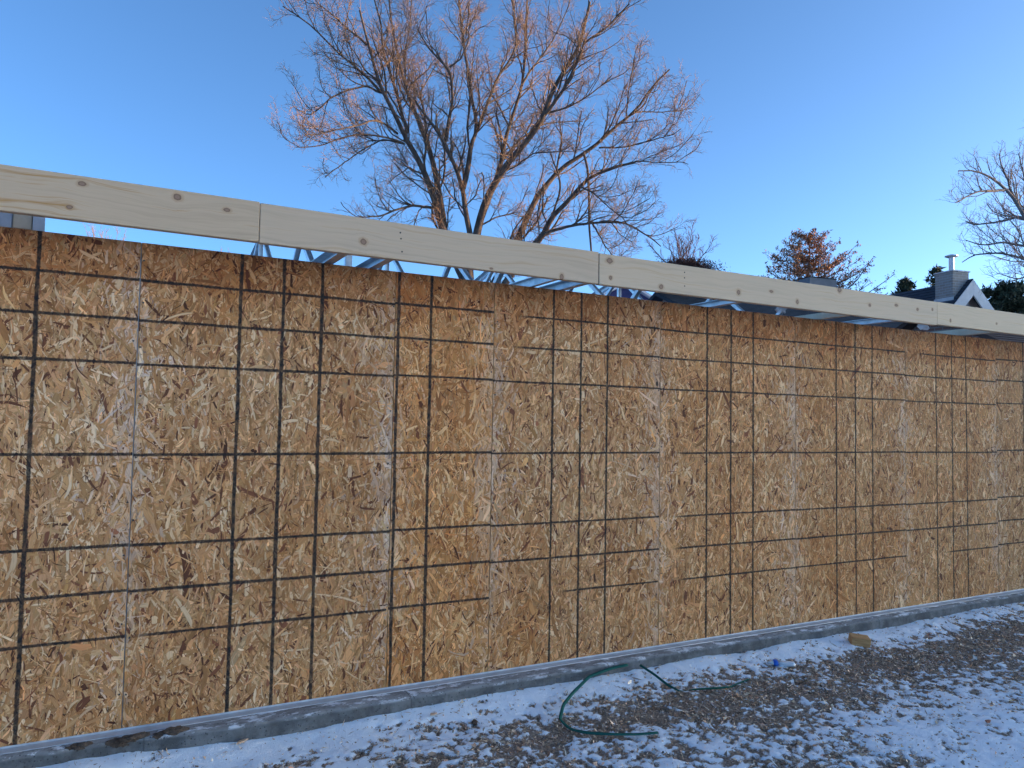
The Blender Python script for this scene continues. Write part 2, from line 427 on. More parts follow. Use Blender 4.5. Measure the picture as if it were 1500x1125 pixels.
TAN = np.array([(.58,.290,.106), (.65,.345,.142), (.48,.225,.078), (.70,.40,.182), (.40,.18,.06), (.55,.27,.106)])
SHEET = [(1,1,1), (.98,1,1.05), (.96,.98,1.02), (1.05,.96,.84), (1,.97,.95), (1.06,1.01,.95), (1.03,.98,.92), (1.06,1.02,.97), (1,1,1)]
def strands(idx, s0, s1, wear, seed, dens):
    r = np.random.default_rng(seed); w_ = s1 - s0; area = w_*WALL_H
    n = int(area*dens)
    x = r.uniform(0, w_, n); z = r.uniform(0, WALL_H, n)
    L = np.clip(np.exp(r.normal(math.log(.050), .5, n)), .016, .17); Wd = np.clip(np.exp(r.normal(math.log(.0080), .5, n)), .0028, .030)
    big = r.random(n) < .06; L[big] *= 1.4; Wd[big] *= 1.7
    a = r.normal(math.pi/2, .52, n); wild = r.random(n) < .30; a[wild] = r.uniform(0, math.pi, wild.sum())
    pal = TAN[r.integers(0, len(TAN), n)]*np.exp(r.normal(0, .165, (n, 1)))*np.exp(r.normal(0, .025, (n, 3)))
    u = r.random(n)
    dk = u < .085; pal[dk] = np.array((.17,.060,.026))*np.exp(r.normal(0, .3, (dk.sum(), 1)))
    lt = (u > .905); pal[lt] = np.array((.80,.54,.29))*np.exp(r.normal(0, .08, (lt.sum(), 1)))
    sl = r.random(n) < .10; L[sl] *= .7; Wd[sl] = r.uniform(.0016, .0036, sl.sum()); pal[sl] = np.array((.10,.045,.022))*np.exp(r.normal(0, .3, (sl.sum(), 1)))
    # whitish scuffing and frost along the joints, and the overhang's shade painted in as a darker top band
    es = np.minimum(np.exp(-(w_ - x)/.07) + .7*np.exp(-x/.055), 1)*np.clip(.30 + 1.1*np.sin(np.clip(z/WALL_H, 0, 1)*math.pi*.93 + .12), 0, 1)
    es = es*wear*1.75*(.25 + 1.3*fbm(x + idx*9, z, 5, 3, 4))
    fr = ((r.random(n) < es)*r.uniform(.25, .8, n))[:, None]
    pal = pal*(1-fr) + np.array((.74,.545,.385))*np.exp(r.normal(0, .12, (n, 1)))*fr
    tonev = (fbm(x + idx*3.7, z*.8, 2.4, 3, 14) - .5)[:, None]      # slow drift of resin colour inside a sheet
    pal = pal*(1 + tonev*np.array((.14, .40, .75)))*np.array(SHEET[idx % 9])*np.array((.99,.945,.95))
    eave_shade = (np.clip((z - (WALL_H - .20 - .10*fbm(x + idx*4, x*0, 3, 3, 6)))/.06, 0, 1)*.62)[:,None]
    pal = pal*(1 - eave_shade) + pal*np.array((.74,.52,.36))*eave_shade
    m_ = 6                                                  # stations along a strand
    st = np.linspace(-.5, .5, m_)[None, :]
    tl = st + r.normal(0, .035, (n, m_)); tr = st + r.normal(0, .035, (n, m_))
    prof_ = np.array([.62, .95, 1, 1, .92, .50])[None, :]
    ql = -.5*prof_*r.uniform(.7, 1.15, (n, m_)); qr = .5*prof_*r.uniform(.7, 1.15, (n, m_))
    endj = r.uniform(-.10, .10, (n, 2)); tl[:, 0] += endj[:, 0]; tr[:, 0] -= endj[:, 0]; tl[:, -1] += endj[:, 1]; tr[:, -1] -= endj[:, 1]
    t = np.stack([tl, tr], 2).reshape(n, 2*m_); q = np.stack([ql, qr], 2).reshape(n, 2*m_)
    curve = r.normal(0, .22, n)[:, None]; sk = r.normal(0, .25, n)[:, None]
    U = t*L[:, None]; Q = q*Wd[:, None] + L[:, None]*(curve*(t**2 - .08) + sk*.5*t**3)
    ca, sa = np.cos(a)[:,None], np.sin(a)[:,None]
    px = np.clip(x[:,None] + U*ca - Q*sa, .0005, w_ - .0005); pz = np.clip(z[:,None] + U*sa + Q*ca, .0005, WALL_H - .0005)
    dep = -.0003 - .0020*(np.arange(n)/n)[:,None] + (t*r.normal(0, .0005, n)[:,None]) + q*r.normal(0, .0004, n)[:, None] + 0*px
    V = np.stack([px, np.minimum(dep, -.0002), pz], -1).reshape(-1, 3)
    k_ = 2*m_; b_ = (np.arange(n)*k_)[:, None] + (np.arange(m_-1)*2)[None, :]; b_ = b_.ravel()
    F = np.stack([b_, b_+2, b_+3, b_+1], -1)
    me = raw_mesh('wood_strands', V, F)
    cat = me.color_attributes.new('tint', 'FLOAT_COLOR', 'POINT')
    cat.data.foreach_set('color', np.concatenate([np.repeat(pal, k_, 0), np.ones((n*k_, 1))], 1).astype(np.float32).ravel())
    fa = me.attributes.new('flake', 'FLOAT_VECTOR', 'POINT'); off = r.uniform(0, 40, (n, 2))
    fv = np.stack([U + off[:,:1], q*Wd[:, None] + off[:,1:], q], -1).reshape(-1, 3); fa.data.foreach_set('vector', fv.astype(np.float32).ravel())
    return me

for i, (a, b, vl, wear, part, dz) in enumerate(PANELS):
    gap = .0026 if a > .1 and a < .2 else .0014
    a2, b2 = a + gap, b - .0012
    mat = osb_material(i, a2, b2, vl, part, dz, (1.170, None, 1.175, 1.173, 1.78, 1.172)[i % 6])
    mb = MB(); mb.box((0, 0, 0), (b2 - a2, .0111, WALL_H))
    me = raw_mesh('flake_board', np.array(mb.v), mb.f)
    cat = me.color_attributes.new('tint', 'FLOAT_COLOR', 'POINT')
    cat.data.foreach_set('color', np.tile(np.array((.46,.245,.10,1), dtype=np.float32), len(me.vertices)))
    p = link('flake_board', me, mat, wall, loc=(a2, 0, 0))
    vis = a < 7.3 and b > -.6
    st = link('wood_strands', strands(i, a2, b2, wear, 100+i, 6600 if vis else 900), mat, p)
    tag(st, kind='stuff')
# nail heads along the sheet edges
_nv = [(.0042*math.cos(t*math.pi/4), 0, .0042*math.sin(t*math.pi/4)) for t in range(8)]
_nm = MB(); _nm.add([(x_, -.0036, z_) for x_, _, z_ in _nv] + [(x_*1.2, .001, z_*1.2) for x_, _, z_ in _nv], [tuple(range(8))] + [(t, t+8, (t+1) % 8 + 8, (t+1) % 8) for t in range(8)])
_nme = raw_mesh('nail', np.array(_nm.v), _nm.f); _nme.materials.append(NG('board_nail', .45).col((.045,.043,.042)).m)
_rn = random.Random(9)
for p in [o for o in wall.children if o.name.split('.')[0] == 'flake_board']:
    if not -1.2 < p.location.x < 7.0: continue
    wd_ = max(v.co.x for v in p.data.vertices)
    for ex in (.014, wd_ - .014):
        z_ = .06 + _rn.random()*.1
        while z_ < WALL_H - .03:
            o = bpy.data.objects.new('nail', _nme); COL.objects.link(o); o.parent = p; o.location = (ex + _rn.uniform(-.005, .005), 0, z_); z_ += _rn.uniform(.19, .34)
# light steel framing behind the boards: studs at the seams, bottom and top track
for a, b, *_ in PANELS:
    mb = MB(); mb.box((a - .020, .0125, .002), (a + .020, .10, WALL_H - .012)); mb.build('steel_stud', m_galv, wall)
mb = MB(); mb.box((-2.28, .0115, WALL_H - .011), (17.0, .102, WALL_H - .0005)); mb.build('top_track', m_galv, wall)
mb = MB(); mb.add([(-2.28,-.0035,.004), (17,-.0035,.004), (17,-.0035,-.0035), (-2.28,-.0035,-.0035), (17,-.046,-.0085), (-2.28,-.046,-.0085), (17,-.0465,-.0112), (-2.28,-.0465,-.0112)],
                  [(0,3,2,1), (3,5,4,2), (5,7,6,4)])
mb.build('sill_flashing', m_track, wall)
# dark bore hole at the seam of the fifth board
mb = MB(); mb.lathe((0,0,0), [(.009, 0), (.009, .004)], 12)
hole = mb.build('drill_hole', m_mud, None); hole.rotation_euler = (math.pi/2, 0, 0); hole.parent = wall; hole.location = (3.128, -.0020, 1.640); hole.scale = (1, 1.9, .3)

# ================================================================== FASCIA
FY0, FY1 = -.340, -.302
fascia = thing('fascia', (0, 0, 0), 'row of pale new pine fascia boards running above the brown wall', 'fascia')
KN = {1: [(-.083,2.309,.016,.010), (-.123,2.208,.012,.008), (.27,2.310,.017,.014), (.471,2.284,.015,.009)],
      2: [(1.086,2.223,.016,.015), (2.195,2.172,.013,.018), (1.767,2.170,.010,.006)],
      3: [(2.509,2.297,.022,.016), (2.517,2.201,.012,.012), (2.878,2.186,.017,.014), (3.49,2.213,.016,.016), (3.774,2.245,.018,.008),
          (4.01,2.200,.013,.016), (4.419,2.318,.020,.020), (4.729,2.241,.013,.011)],
      4: [(5.019,2.266,.018,.011), (5.26,2.257,.013,.011), (5.437,2.27,.010,.010)],
      5: [(5.657,2.206,.010,.014), (6.258,2.228,.012,.009), (7.1,2.25,.015,.012)]}
def pine(idx, knots, tone):
    g = NG('pine_board', .65); o_ = g.obj(); S = g.sep(o_)
    X_, Z_ = S[0], S[2]; disp = None; rings = None; core = None
    for (kx, kz, ka, kb) in knots:
        dx = g.math('DIVIDE', g.math('SUBTRACT', X_, kx), ka); dzv = g.math('DIVIDE', g.math('SUBTRACT', Z_, kz), kb)
        d2 = g.math('ADD', g.math('MULTIPLY', dx, dx), g.math('MULTIPLY', dzv, dzv))
        d2 = g.math('MULTIPLY', d2, g.lin(g.noise(o_, 60, 2), .2, .8, .6, 1.5))
        e = g.math('EXPONENT', g.math('MULTIPLY', g.math('POWER', d2, .6), -.42))
        dd = g.math('MULTIPLY', e, g.math('MULTIPLY', g.math('SUBTRACT', Z_, kz), 1.2))
        disp = dd if disp is None else g.math('ADD', disp, dd)
        core = d2 if core is None else g.math('MINIMUM', core, d2)
    zz = Z_ if disp is None else g.math('SUBTRACT', Z_, disp)
    wav = g.math('MULTIPLY', g.math('SUBTRACT', g.noise(g.scale(o_, (.9, 1, 3), (idx*4, 0, 0)), 1.6, 3), .5), .09)
    zz = g.math('ADD', zz, wav)
    gv = g.comb(g.math('MULTIPLY', X_, 1.2), 0.0, g.math('MULTIPLY', zz, 46))
    gr = g.noise(gv, 1.0, 5, .6)
    fine = g.noise(g.comb(g.math('MULTIPLY', X_, 9), 0.0, g.math('MULTIPLY', zz, 420)), 1.0, 3, .6)
    k_ = 1.0 if idx != 1 else 3.6
    c = g.ramp(gr, [(.30, tuple(k*.86 for k in tone)), (.47, tone), (.56, tuple(k*1.04 for k in tone)), (.66, (tone[0]*(1-.07*k_), tone[1]*(1-.14*k_), tone[2]*(1-.23*k_))), (.8, tone)])
    c = g.mix(g.ss(fine, .35, .7, 0, .14), c, tuple(k*.75 for k in tone))
    big = g.noise(g.scale(o_, (.6, 1, 4)), 1.1, 3); c = g.mix(g.ss(big, .4, .7, 0, .22), c, (tone[0]*.97, tone[1]*.90, tone[2]*.82))
    if core is not None:
        halo = g.ss(core, .8, 3.4, .55, 0); c = g.mix(halo, c, (.42,.25,.13))
        c = g.mix(g.ss(core, .70, 1.15, 1, 0), c, g.ramp(g.math('SQRT', core), [(0, (.26,.16,.11)), (.4, (.30,.185,.125)), (.7, (.22,.13,.085)), (.88, (.17,.10,.065)), (1, (.24,.145,.095))]))
    g.col(c); g.bump(fine, .12, .001)
    return g.m
m_nail = NG('nail_steel', .5).col((.04,.038,.036)).m
NAILS = {2: [(1.269,2.291), (1.273,2.262), (1.28,2.199)], 3: [(3.054,2.290), (3.054,2.257), (3.055,2.208)]}
FB = [(1, -2.7, .608, 2.1615, 2.3410, 0), (2, .611, 2.436, 2.1600, 2.3385, .0015), (3, 2.440, 4.94, 2.1570, 2.3345, 0), (4, 4.941, 5.494, 2.1610, 2.3350, .0008), (5, 5.4955, 9.2, 2.1640, 2.3345, 0)]
FB = [(1, -2.7, .608, 2.1615, 2.3410, 0), (2, .611, 2.436, 2.1590, 2.3375, .0015), (3, 2.440, 5.494, 2.1570, 2.3320, 0), (5, 5.4955, 9.2, 2.1640, 2.3345, 0.001)]
KN[3] = KN[3] + KN[4]
TONES = {1: (.54,.395,.265), 2: (.55,.41,.285), 3: (.58,.435,.30), 5: (.61,.455,.305)}
for k, a, b, z0, z1, dy in FB:
    me = None
    mb = MB(); mb.box((a, FY0 + dy, z0), (b, FY1 + dy, z1), .0022)
    o = mb.build('fascia_board', pine(k, KN.get(k, []), TONES[k]), fascia)
    for (nx_, nz_) in NAILS.get(k, []):
        mb = MB(); V = [(nx_ + .0042*math.cos(t*math.pi/4), FY0 + dy - .0011, nz_ + .0042*math.sin(t*math.pi/4)) for t in range(8)]
        V2 = [(nx_ + .0046*math.cos(t*math.pi/4), FY0 + dy + .001, nz_ + .0046*math.sin(t*math.pi/4)) for t in range(8)]
        mb.add(V + V2, [tuple(range(8))] + [(t, t+8, (t+1) % 8 + 8, (t+1) % 8) for t in range(8)])
        mb.build('nail', m_nail, o)
tag(bpy.data.objects['fascia_board'], 'board with curling brown grain and four knots')

# ================================================================== ROOF TRUSSES
m_pale = m_mottled('pale_lumber', (.50,.40,.28), (.62,.51,.37), 6, .7, .2, .003)
SPAN = 6.4
def truss(s, label, cat='truss', steel=True, lean=0.0):
    root = thing('roof_truss', (s, 0, WALL_H), label, cat, 'bare roof trusses on the board wall')
    z0 = WALL_H + .004; hc = .052 if s < 3.5 else .040; zb = z0 + hc/2
    apex = FY1 + SPAN/2 + .25; far = SPAN + .6
    top = lambda y: z0 + .100 + .225*(min(y, 2*apex - y) - FY1)
    mb = MB(); mb.channel((s, FY1 + .003, zb), (s, far, zb), .042, hc, .003); mb.build('bottom_chord', m_galv, root)
    mb = MB(); mb.channel((s + .003, FY1 + .003, top(FY1) - .03), (s + .003, apex, top(apex) - .03), .038, .06, .003); mb.build('top_chord', m_galv, root)
    mb = MB(); mb.channel((s + .003, apex + .002, top(apex) - .03), (s + .003, far, top(far) - .03), .038, .06, .003); mb.build('top_chord', m_galv, root)
    nodes_b = [1.0, 2.1, apex, 2*apex - 2.1, 2*apex - 1.0]; nodes_t = [.7, 1.6, apex, 2*apex - 1.6, 2*apex - .7]
    webs = [((nodes_b[0], 0), (nodes_t[0], 1)), ((nodes_b[0], 0), (nodes_t[1], 1)), ((nodes_b[1], 0), (nodes_t[1], 1)), ((nodes_b[1], 0), (apex - .04, 1)),
            ((apex, 0), (apex, 1)), ((nodes_b[3], 0), (apex + .04, 1)), ((nodes_b[3], 0), (nodes_t[3], 1)), ((nodes_b[4], 0), (nodes_t[3], 1)), ((nodes_b[4], 0), (nodes_t[4], 1))]
    for j, ((ya, _), (yb, _)) in enumerate(webs):
        mb = MB(); o_ = .004 + .0005*j
        mb.channel((s - .012 - o_, ya, zb + .02), (s - .012 - o_, yb, top(yb) - .03), .03, .036, .0025, up=(1, 0, 0)); mb.build('web', m_galv, root)
    return root
TR = [(-1.12, 'left of the picture edge'), (.05, 'above the first grey joint'), (1.25, 'above the left end of the second fascia board'),
      (2.42, 'below the joint of the second and third fascia boards'), (3.60, 'in front of the dark neighbour roof'),
      (5.15, 'just right of the pale wooden lookout')]
for s, lb in TR:
    if s < .2: continue
    truss(s, 'bare galvanised roof truss ' + lb)

def lookout(s, y1, label, mat, wd=.05, ht=.055, steel=True):
    mb = MB(); z = WALL_H + .004 + ht/2
    if steel: mb.channel((s, FY1 + .003, z), (s, y1, z), wd, ht, .003)
    else: mb.box((s - wd/2, FY1 + .003, WALL_H + .004), (s + wd/2, y1, WALL_H + .004 + ht), .002)
    o = mb.build('lookout', mat, None); tag(o, label, 'lookout', 'short lookout beams between wall and fascia')
lookout(1.015, 1.2, 'bright steel lookout beam left of the small tree trunk gap, under the second fascia board', m_galv)
lookout(2.215, 1.0, 'narrow steel lookout beam just left of the second fascia joint', m_galv, .03)
lookout(4.74 - .09, 1.1, 'pale wooden lookout beam, left of the two wooden ones', m_pale, .042, .046, False)
lookout(6.38, 1.1, 'yellowish wooden lookout beam at the right, below the last fascia board', m_pale, .042, .055, False)
# cluster of studs standing on the wall at the left end
cl = thing('post_cluster', (-.33, .05, WALL_H), 'cluster of two grey steel posts with a wood block between, left end under fascia', 'post')
for a, b in ((-.52, -.345), (-.268, -.228)):
    mb = MB(); mb.channel(((a+b)/2, .05, WALL_H + .002), ((a+b)/2, .05, WALL_H + .135), b - a, .09, .003, up=(0, 1, 0)); mb.build('steel_post', m_track, cl)
mb = MB(); mb.box((-.342, .012, WALL_H + .002), (-.271, .09, WALL_H + .12), .003); mb.build('wood_block', m_pale, cl)
# a short upright angle bracket between the two steel beams
br = thing('angle_bracket', (1.255, .35, WALL_H), 'short grey upright bracket between two steel beams above the wall', 'bracket')
mb = MB(); mb.channel((1.235, .42, WALL_H + .06), (1.235, .42, WALL_H + .175), .035, .03, .003, up=(0, 1, 0)); mb.build('upright', m_track, br)
mb = MB(); mb.box((1.16, .40, WALL_H + .002), (1.36, .44, WALL_H + .06)); mb.build('foot', m_track, br)
# scraps of house wrap caught at two joints
for nm, cx, w_, lb in (('plastic_scrap', 4.07, .09, 'small pale scrap of plastic sheet hanging below the dark roof gap'), ('plastic_scrap', 5.62, .13, 'torn white scrap of plastic under the last fascia joint')):
    r = np.random.default_rng(int(cx*10)); nxp, nzp = 9, 6
    V = [(cx + w_*(i/(nxp-1) - .5) + .006*r.normal(), -.15 + .012*math.sin(i*1.9) + .008*r.normal(), 2.125 + .05*(j/(nzp-1)) + .004*r.normal()*(j == 0)) for j in range(nzp) for i in range(nxp)]
    V = [(x_, y_ , z_ + .03) for x_, y_, z_ in V]
    F = [(j*nxp+i, j*nxp+i+1, (j+1)*nxp+i+1, (j+1)*nxp+i) for j in range(nzp-1) for i in range(nxp-1)]
    me = raw_mesh(nm, np.array(V), F, True); g = NG('plastic_film', .35); g.col((.75,.78,.80)); g.b.inputs['Transmission Weight'].default_value = .25
    tag(link(nm, me, g.m), lb, 'plastic scrap')

# ================================================================== NEIGHBOURING HOUSES
def shingle_mat(name, c1, c2):
    g = NG(name, .9); o_ = g.obj()
    b = g.n('TexBrick'); g.l(g.attr('ruv', 'Vector'), b.inputs['Vector']); b.inputs['Scale'].default_value = 1
    b.inputs['Brick Width'].default_value = .30; b.inputs['Row Height'].default_value = .14; b.inputs['Mortar Size'].default_value = .006
    b.inputs['Color1'].default_value = c1 + (1,); b.inputs['Color2'].default_value = c2 + (1,); b.inputs['Mortar'].default_value = tuple(k*.4 for k in c1) + (1,)
    g.col(g.mix(g.ss(g.noise(o_, 1.3, 4), .3, .7, 0, .35), b.outputs[0], tuple(k*1.4 for k in c2)))
    return g.m
m_roof = shingle_mat('slate_shingle', (.030,.038,.050), (.050,.060,.075))
m_roofb = shingle_mat('brown_shingle', (.085,.045,.036), (.12,.07,.055))
m_white = m_mottled('white_trim', (.55,.54,.54), (.66,.65,.65), 3, .6, .05)
m_pink = m_mottled('pinkish_siding', (.40,.33,.31), (.47,.40,.37), 4, .8, .1)
m_purple = m_mottled('indigo_siding', (.05,.05,.13), (.07,.07,.17), 4, .8, .1)
m_pale_roof = m_mottled('frosted_roof', (.40,.45,.52), (.55,.60,.66), 2, .7, .1)
m_dark = NG('dark_vent', .8).col((.07,.045,.04)).m
m_flue = m_mottled('flue_metal', (.50,.51,.52), (.62,.63,.64), 6, .4, .05, metal=.6)

def roof_side(parent, p0, p1, down, run, mat, name='roof', th=.09, step=.14):
    """one slope laid as stepped shingle courses; p0-p1 ridge, down = unit vector down the slope"""
    p0, p1, d = np.array(p0, float), np.array(p1, float), np.array(down, float)
    ax = (p1 - p0); Lr = np.linalg.norm(ax); ax /= Lr; nrm = np.cross(ax, d); nrm /= np.linalg.norm(nrm)
    if nrm[2] < 0: nrm = -nrm
    V = []; F = []; UV = []
    k = int(run/step)
    for i in range(k):
        a, b = i*step, (i+1)*step + .004
        q = [p0 + d*a, p1 + d*a, p1 + d*b + nrm*.012, p0 + d*b + nrm*.012, p0 + d*b - nrm*.004, p1 + d*b - nrm*.004]
        n0 = len(V); V += q; F += [(n0, n0+3, n0+2, n0+1), (n0+3, n0+4, n0+5, n0+2)]
        UV += [(0, a, 0), (Lr, a, 0), (Lr, b - .004, 0), (0, b - .004, 0), (0, b - .004, 0), (Lr, b - .004, 0)]
    n0 = len(V); e = k*step
    V += [p0 - nrm*th, p1 - nrm*th, p1 + d*e - nrm*th, p0 + d*e - nrm*th]; F.append((n0, n0+1, n0+2, n0+3)); UV += [(0,0,0)]*4
    V += [p0, p1, p1 + d*e, p0 + d*e]; m0 = n0 + 4; UV += [(0,0,0)]*4
    F += [(n0, n0+3, m0+3, m0), (n0+1, m0+1, m0+2, n0+2), (n0+3, n0+2, m0+2, m0+3)]
    me = raw_mesh(name, np.array(V), F)
    at = me.attributes.new('ruv', 'FLOAT_VECTOR', 'POINT'); at.data.foreach_set('vector', np.array(UV, dtype=np.float32).ravel())
    return link(name, me, mat, parent, world=True)

def gable_house(name, apex, az, length, half, pitch, label, mroof, mwall, over=.25, group=None):
    """apex = front end of the ridge; az = azimuth of the ridge going away (degrees)"""
    A = np.array(apex, float); a = math.radians(az); d = np.array((math.sin(a), math.cos(a), 0)); n = np.array((-d[1], d[0], 0))
    root = thing(name, (A[0], A[1], GZ), label, 'house', group)
    B = A + d*length; sl = 1/math.hypot(1, pitch)
    for sg in (1, -1):
        dn = (n*sg + np.array((0, 0, -pitch)))*sl
        roof_side(root, A, B, dn, (half + over)/sl, mroof)
    f0 = A + d*.30; b0 = B - d*.30; ez = A[2] - pitch*half - .12
    def ring(c): return [c + n*half + (0,0,ez - c[2]), c - n*half + (0,0,ez - c[2]), c - n*half + (0,0,GZ - .2 - c[2]), c + n*half + (0,0,GZ - .2 - c[2])]
    P, Q = ring(f0), ring(b0); top0, top1 = f0 - (0,0,.12), b0 - (0,0,.12)
    mb = MB(); V = [top0] + P + [top1] + Q
    mb.add(V, [(0,1,4,3,2), (5,7,8,9,6), (1,6,9,4), (2,3,8,7), (0,5,6,1), (0,2,7,5)]); mb.build('wall', mwall, root)
    return root, A, d, n
# steep gabled house at the right with a chimney
root, A, d, n = gable_house('gabled_house', (21.913, 9.098, 5.71), 10, 8.5, 3.0, 1.06, 'house with steep dark shingle roof, white gable trim and pale brick chimney', m_roof, m_pink)
for sg in (1, -1):                                       # wide white barge boards under the rake
    dn = (n*sg + np.array((0,0,-1.06)))/math.hypot(1, 1.06); nn = np.array((0,0,1)) - dn*dn[2]; nn /= np.linalg.norm(nn)
    a0 = A - d*.02; mb = MB()
    q = [a0 - nn*.02, a0 + dn*4.2 - nn*.02, a0 + dn*4.2 - nn*.33, a0 + np.array((0,0,-.33/nn[2]))]
    if sg < 0: q = [p - d*.003 for p in q]
    mb.add(q + [p + d*.05 for p in q], [(0,1,2,3), (7,6,5,4), (0,4,5,1), (2,6,7,3), (1,5,6,2)]); mb.build('barge_board', m_white, root)
ve = A + d*.296 + np.array((0,0,-.62)) + n*.03
tri = [ve + n*.13 + (0,0,-.11), ve - n*.12 + (0,0,-.11), ve + (0,0,.12)]
mb = MB(); mb.add(tri + [p - d*.012 for p in tri], [(3,4,5), (0,2,1), (0,1,4,3), (1,2,5,4), (2,0,3,5)])
mb.build('vent', m_dark, root)
m_brick = None
def brick_mat(name, c1, c2, mo):
    g = NG(name, .9); o_ = g.obj(); S = g.sep(o_)
    b = g.n('TexBrick'); g.l(g.comb(g.math('ADD', S[0], S[1]), S[2], 0.0), b.inputs['Vector']); b.inputs['Scale'].default_value = 1
    b.inputs['Brick Width'].default_value = .22; b.inputs['Row Height'].default_value = .075; b.inputs['Mortar Size'].default_value = .010
    b.inputs['Color1'].default_value = c1 + (1,); b.inputs['Color2'].default_value = c2 + (1,); b.inputs['Mortar'].default_value = mo + (1,)
    g.col(b.outputs[0]); return g.m
m_brick = brick_mat('pale_brick', (.30,.25,.22), (.36,.31,.28), (.40,.38,.36))
m_redbrick = brick_mat('red_brick', (.16,.07,.05), (.21,.10,.075), (.22,.18,.16))
cc = A + d*.45 + n*.28
def obox(c, hx, hy, z0, z1, dd, nn2):
    c = np.array((c[0], c[1], 0.0)); V = []
    for z in (z0, z1):
        for a, b in ((-1,-1), (1,-1), (1,1), (-1,1)): V.append(c + dd*(a*hx) + nn2*(b*hy) + (0,0,z))
    return V, [(0,3,2,1), (4,5,6,7), (0,1,5,4), (1,2,6,5), (2,3,7,6), (3,0,4,7)]
mb = MB(); mb.add(*obox(cc, .30, .30, A[2] - 1.4, A[2] + .20, d, n)); ch = mb.build('chimney', m_brick, root)
mb = MB(); mb.add(*obox(cc, .33, .33, A[2] + .201, A[2] + .235, d, n)); mb.build('chimney_cap', m_white, ch)
mb = MB(); mb.lathe((cc[0], cc[1], 0), [(.085, A[2] + .236), (.075, A[2] + .27), (.075, A[2] + .66), (.10, A[2] + .665), (.18, A[2] + .70), (.18, A[2] + .72), (.05, A[2] + .76)], 14); mb.build('flue_pipe', m_flue, ch)
for k2 in range(1):                                      # stepped flashing where the stack meets the slope
    mb = MB(); fl = cc + n*.312
    mb.add(*obox(fl, .33, .012, A[2] - 1.06*(.28 + .312) - .05, A[2] - 1.06*(.28 + .312) + .09, d, n)); mb.build('flashing', m_white, ch)
# long low house whose dark roof shows through the gap
r2 = thing('low_house', (17, 11.2, GZ), 'long low house with dark slate roof seen through the gap below the fascia', 'house')
P1, P2 = np.array((12.679, 11.861, 4.83)), np.array((20.682, 10.604, 4.83)); ax = (P2 - P1)/np.linalg.norm(P2 - P1); nr = np.array((-ax[1], ax[0], 0))
for sg in (1, -1):
    dn = nr*sg + np.array((0,0,-.42)); dn /= np.linalg.norm(dn); roof_side(r2, P1, P2, dn, 4.6, m_roof)
ez = 4.83 - .42*3.9; V = []
for P in (P1 + ax*.3, P2 - ax*.3):
    V += [P - (0,0,.12), P + nr*3.9 + (0,0,ez - .12 - P[2]), P + nr*3.9 + (0,0,GZ - .2 - P[2]), P - nr*3.9 + (0,0,GZ - .2 - P[2]), P - nr*3.9 + (0,0,ez - .12 - P[2])]
mb = MB(); mb.add(V, [(0,1,2,3,4), (9,8,7,6,5), (1,6,7,2), (4,3,8,9), (0,5,6,1), (0,4,9,5)]); mb.build('wall', m_redbrick, r2)
cb = P1 + ax*5.22 + nr*.1
mb = MB(); mb.add(*obox(cb, .46, .30, 4.2, 5.56, ax, nr)); c2 = mb.build('chimney', m_mottled('grey_stucco', (.16,.17,.19), (.20,.21,.235), 4, .8, .1), r2)
mb = MB(); mb.add(*obox(cb, .48, .32, 5.561, 5.58, ax, nr)); mb.build('chimney_cap', m_roof, c2)
GAR = (15.99, 6.702, 4.045)
# brown roofed brick garage beyond the right end of the gap
gable_house('brick_garage', GAR, 96, 6.0, 2.0, .5, 'low brick garage with brown shingle roof right of the slate roof', m_roofb, m_redbrick)
# far indigo house
rt, A3, d3, n3 = gable_house('indigo_house', (20.6, 23.6, 7.75), 20, 7.0, 2.6, .55, 'distant house with indigo wall and frosted roof behind the second fascia joint', m_pale_roof, m_purple)

# ================================================================== TREES
def resample(pts, K):
    P = np.array(pts, float); d = np.concatenate([[0], np.cumsum(np.linalg.norm(np.diff(P[:, :3], axis=0), axis=1))])
    t = np.linspace(0, d[-1], K*4); Q = np.stack([np.interp(t, d, P[:, i]) for i in range(P.shape[1])], -1)
    for _ in range(3): Q[1:-1] = (Q[:-2] + 2*Q[1:-1] + Q[2:])/4
    return Q[np.linspace(0, len(Q)-1, K).astype(int)]
def tubes(P, R, S):
    N, K, _ = P.shape; T = np.gradient(P, axis=1); T /= np.linalg.norm(T, axis=2, keepdims=True) + 1e-9
    ref = np.where(np.abs(T[..., 2:3]) > .9, np.array((1., 0, 0)), np.array((0, 0, 1.)))
    ref = np.where(np.abs(T[:, :1, 2:3]) > .8, np.array((1., .2, 0)), np.array((0.1, 0, 1.))) + 0*T
    A = np.cross(T, ref); A /= np.linalg.norm(A, axis=2, keepdims=True) + 1e-9; B = np.cross(T, A)
    a = np.arange(S)*2*np.pi/S
    V = P[:, :, None, :] + R[:, :, None, None]*(A[:, :, None, :]*np.cos(a)[:, None] + B[:, :, None, :]*np.sin(a)[:, None])
    I = np.arange(N*K*S).reshape(N, K, S); J = np.roll(I, -1, axis=2)
    F = np.stack([I[:, :-1], J[:, :-1], J[:, 1:], I[:, 1:]], -1).reshape(-1, 4)
    return V.reshape(-1, 3), F
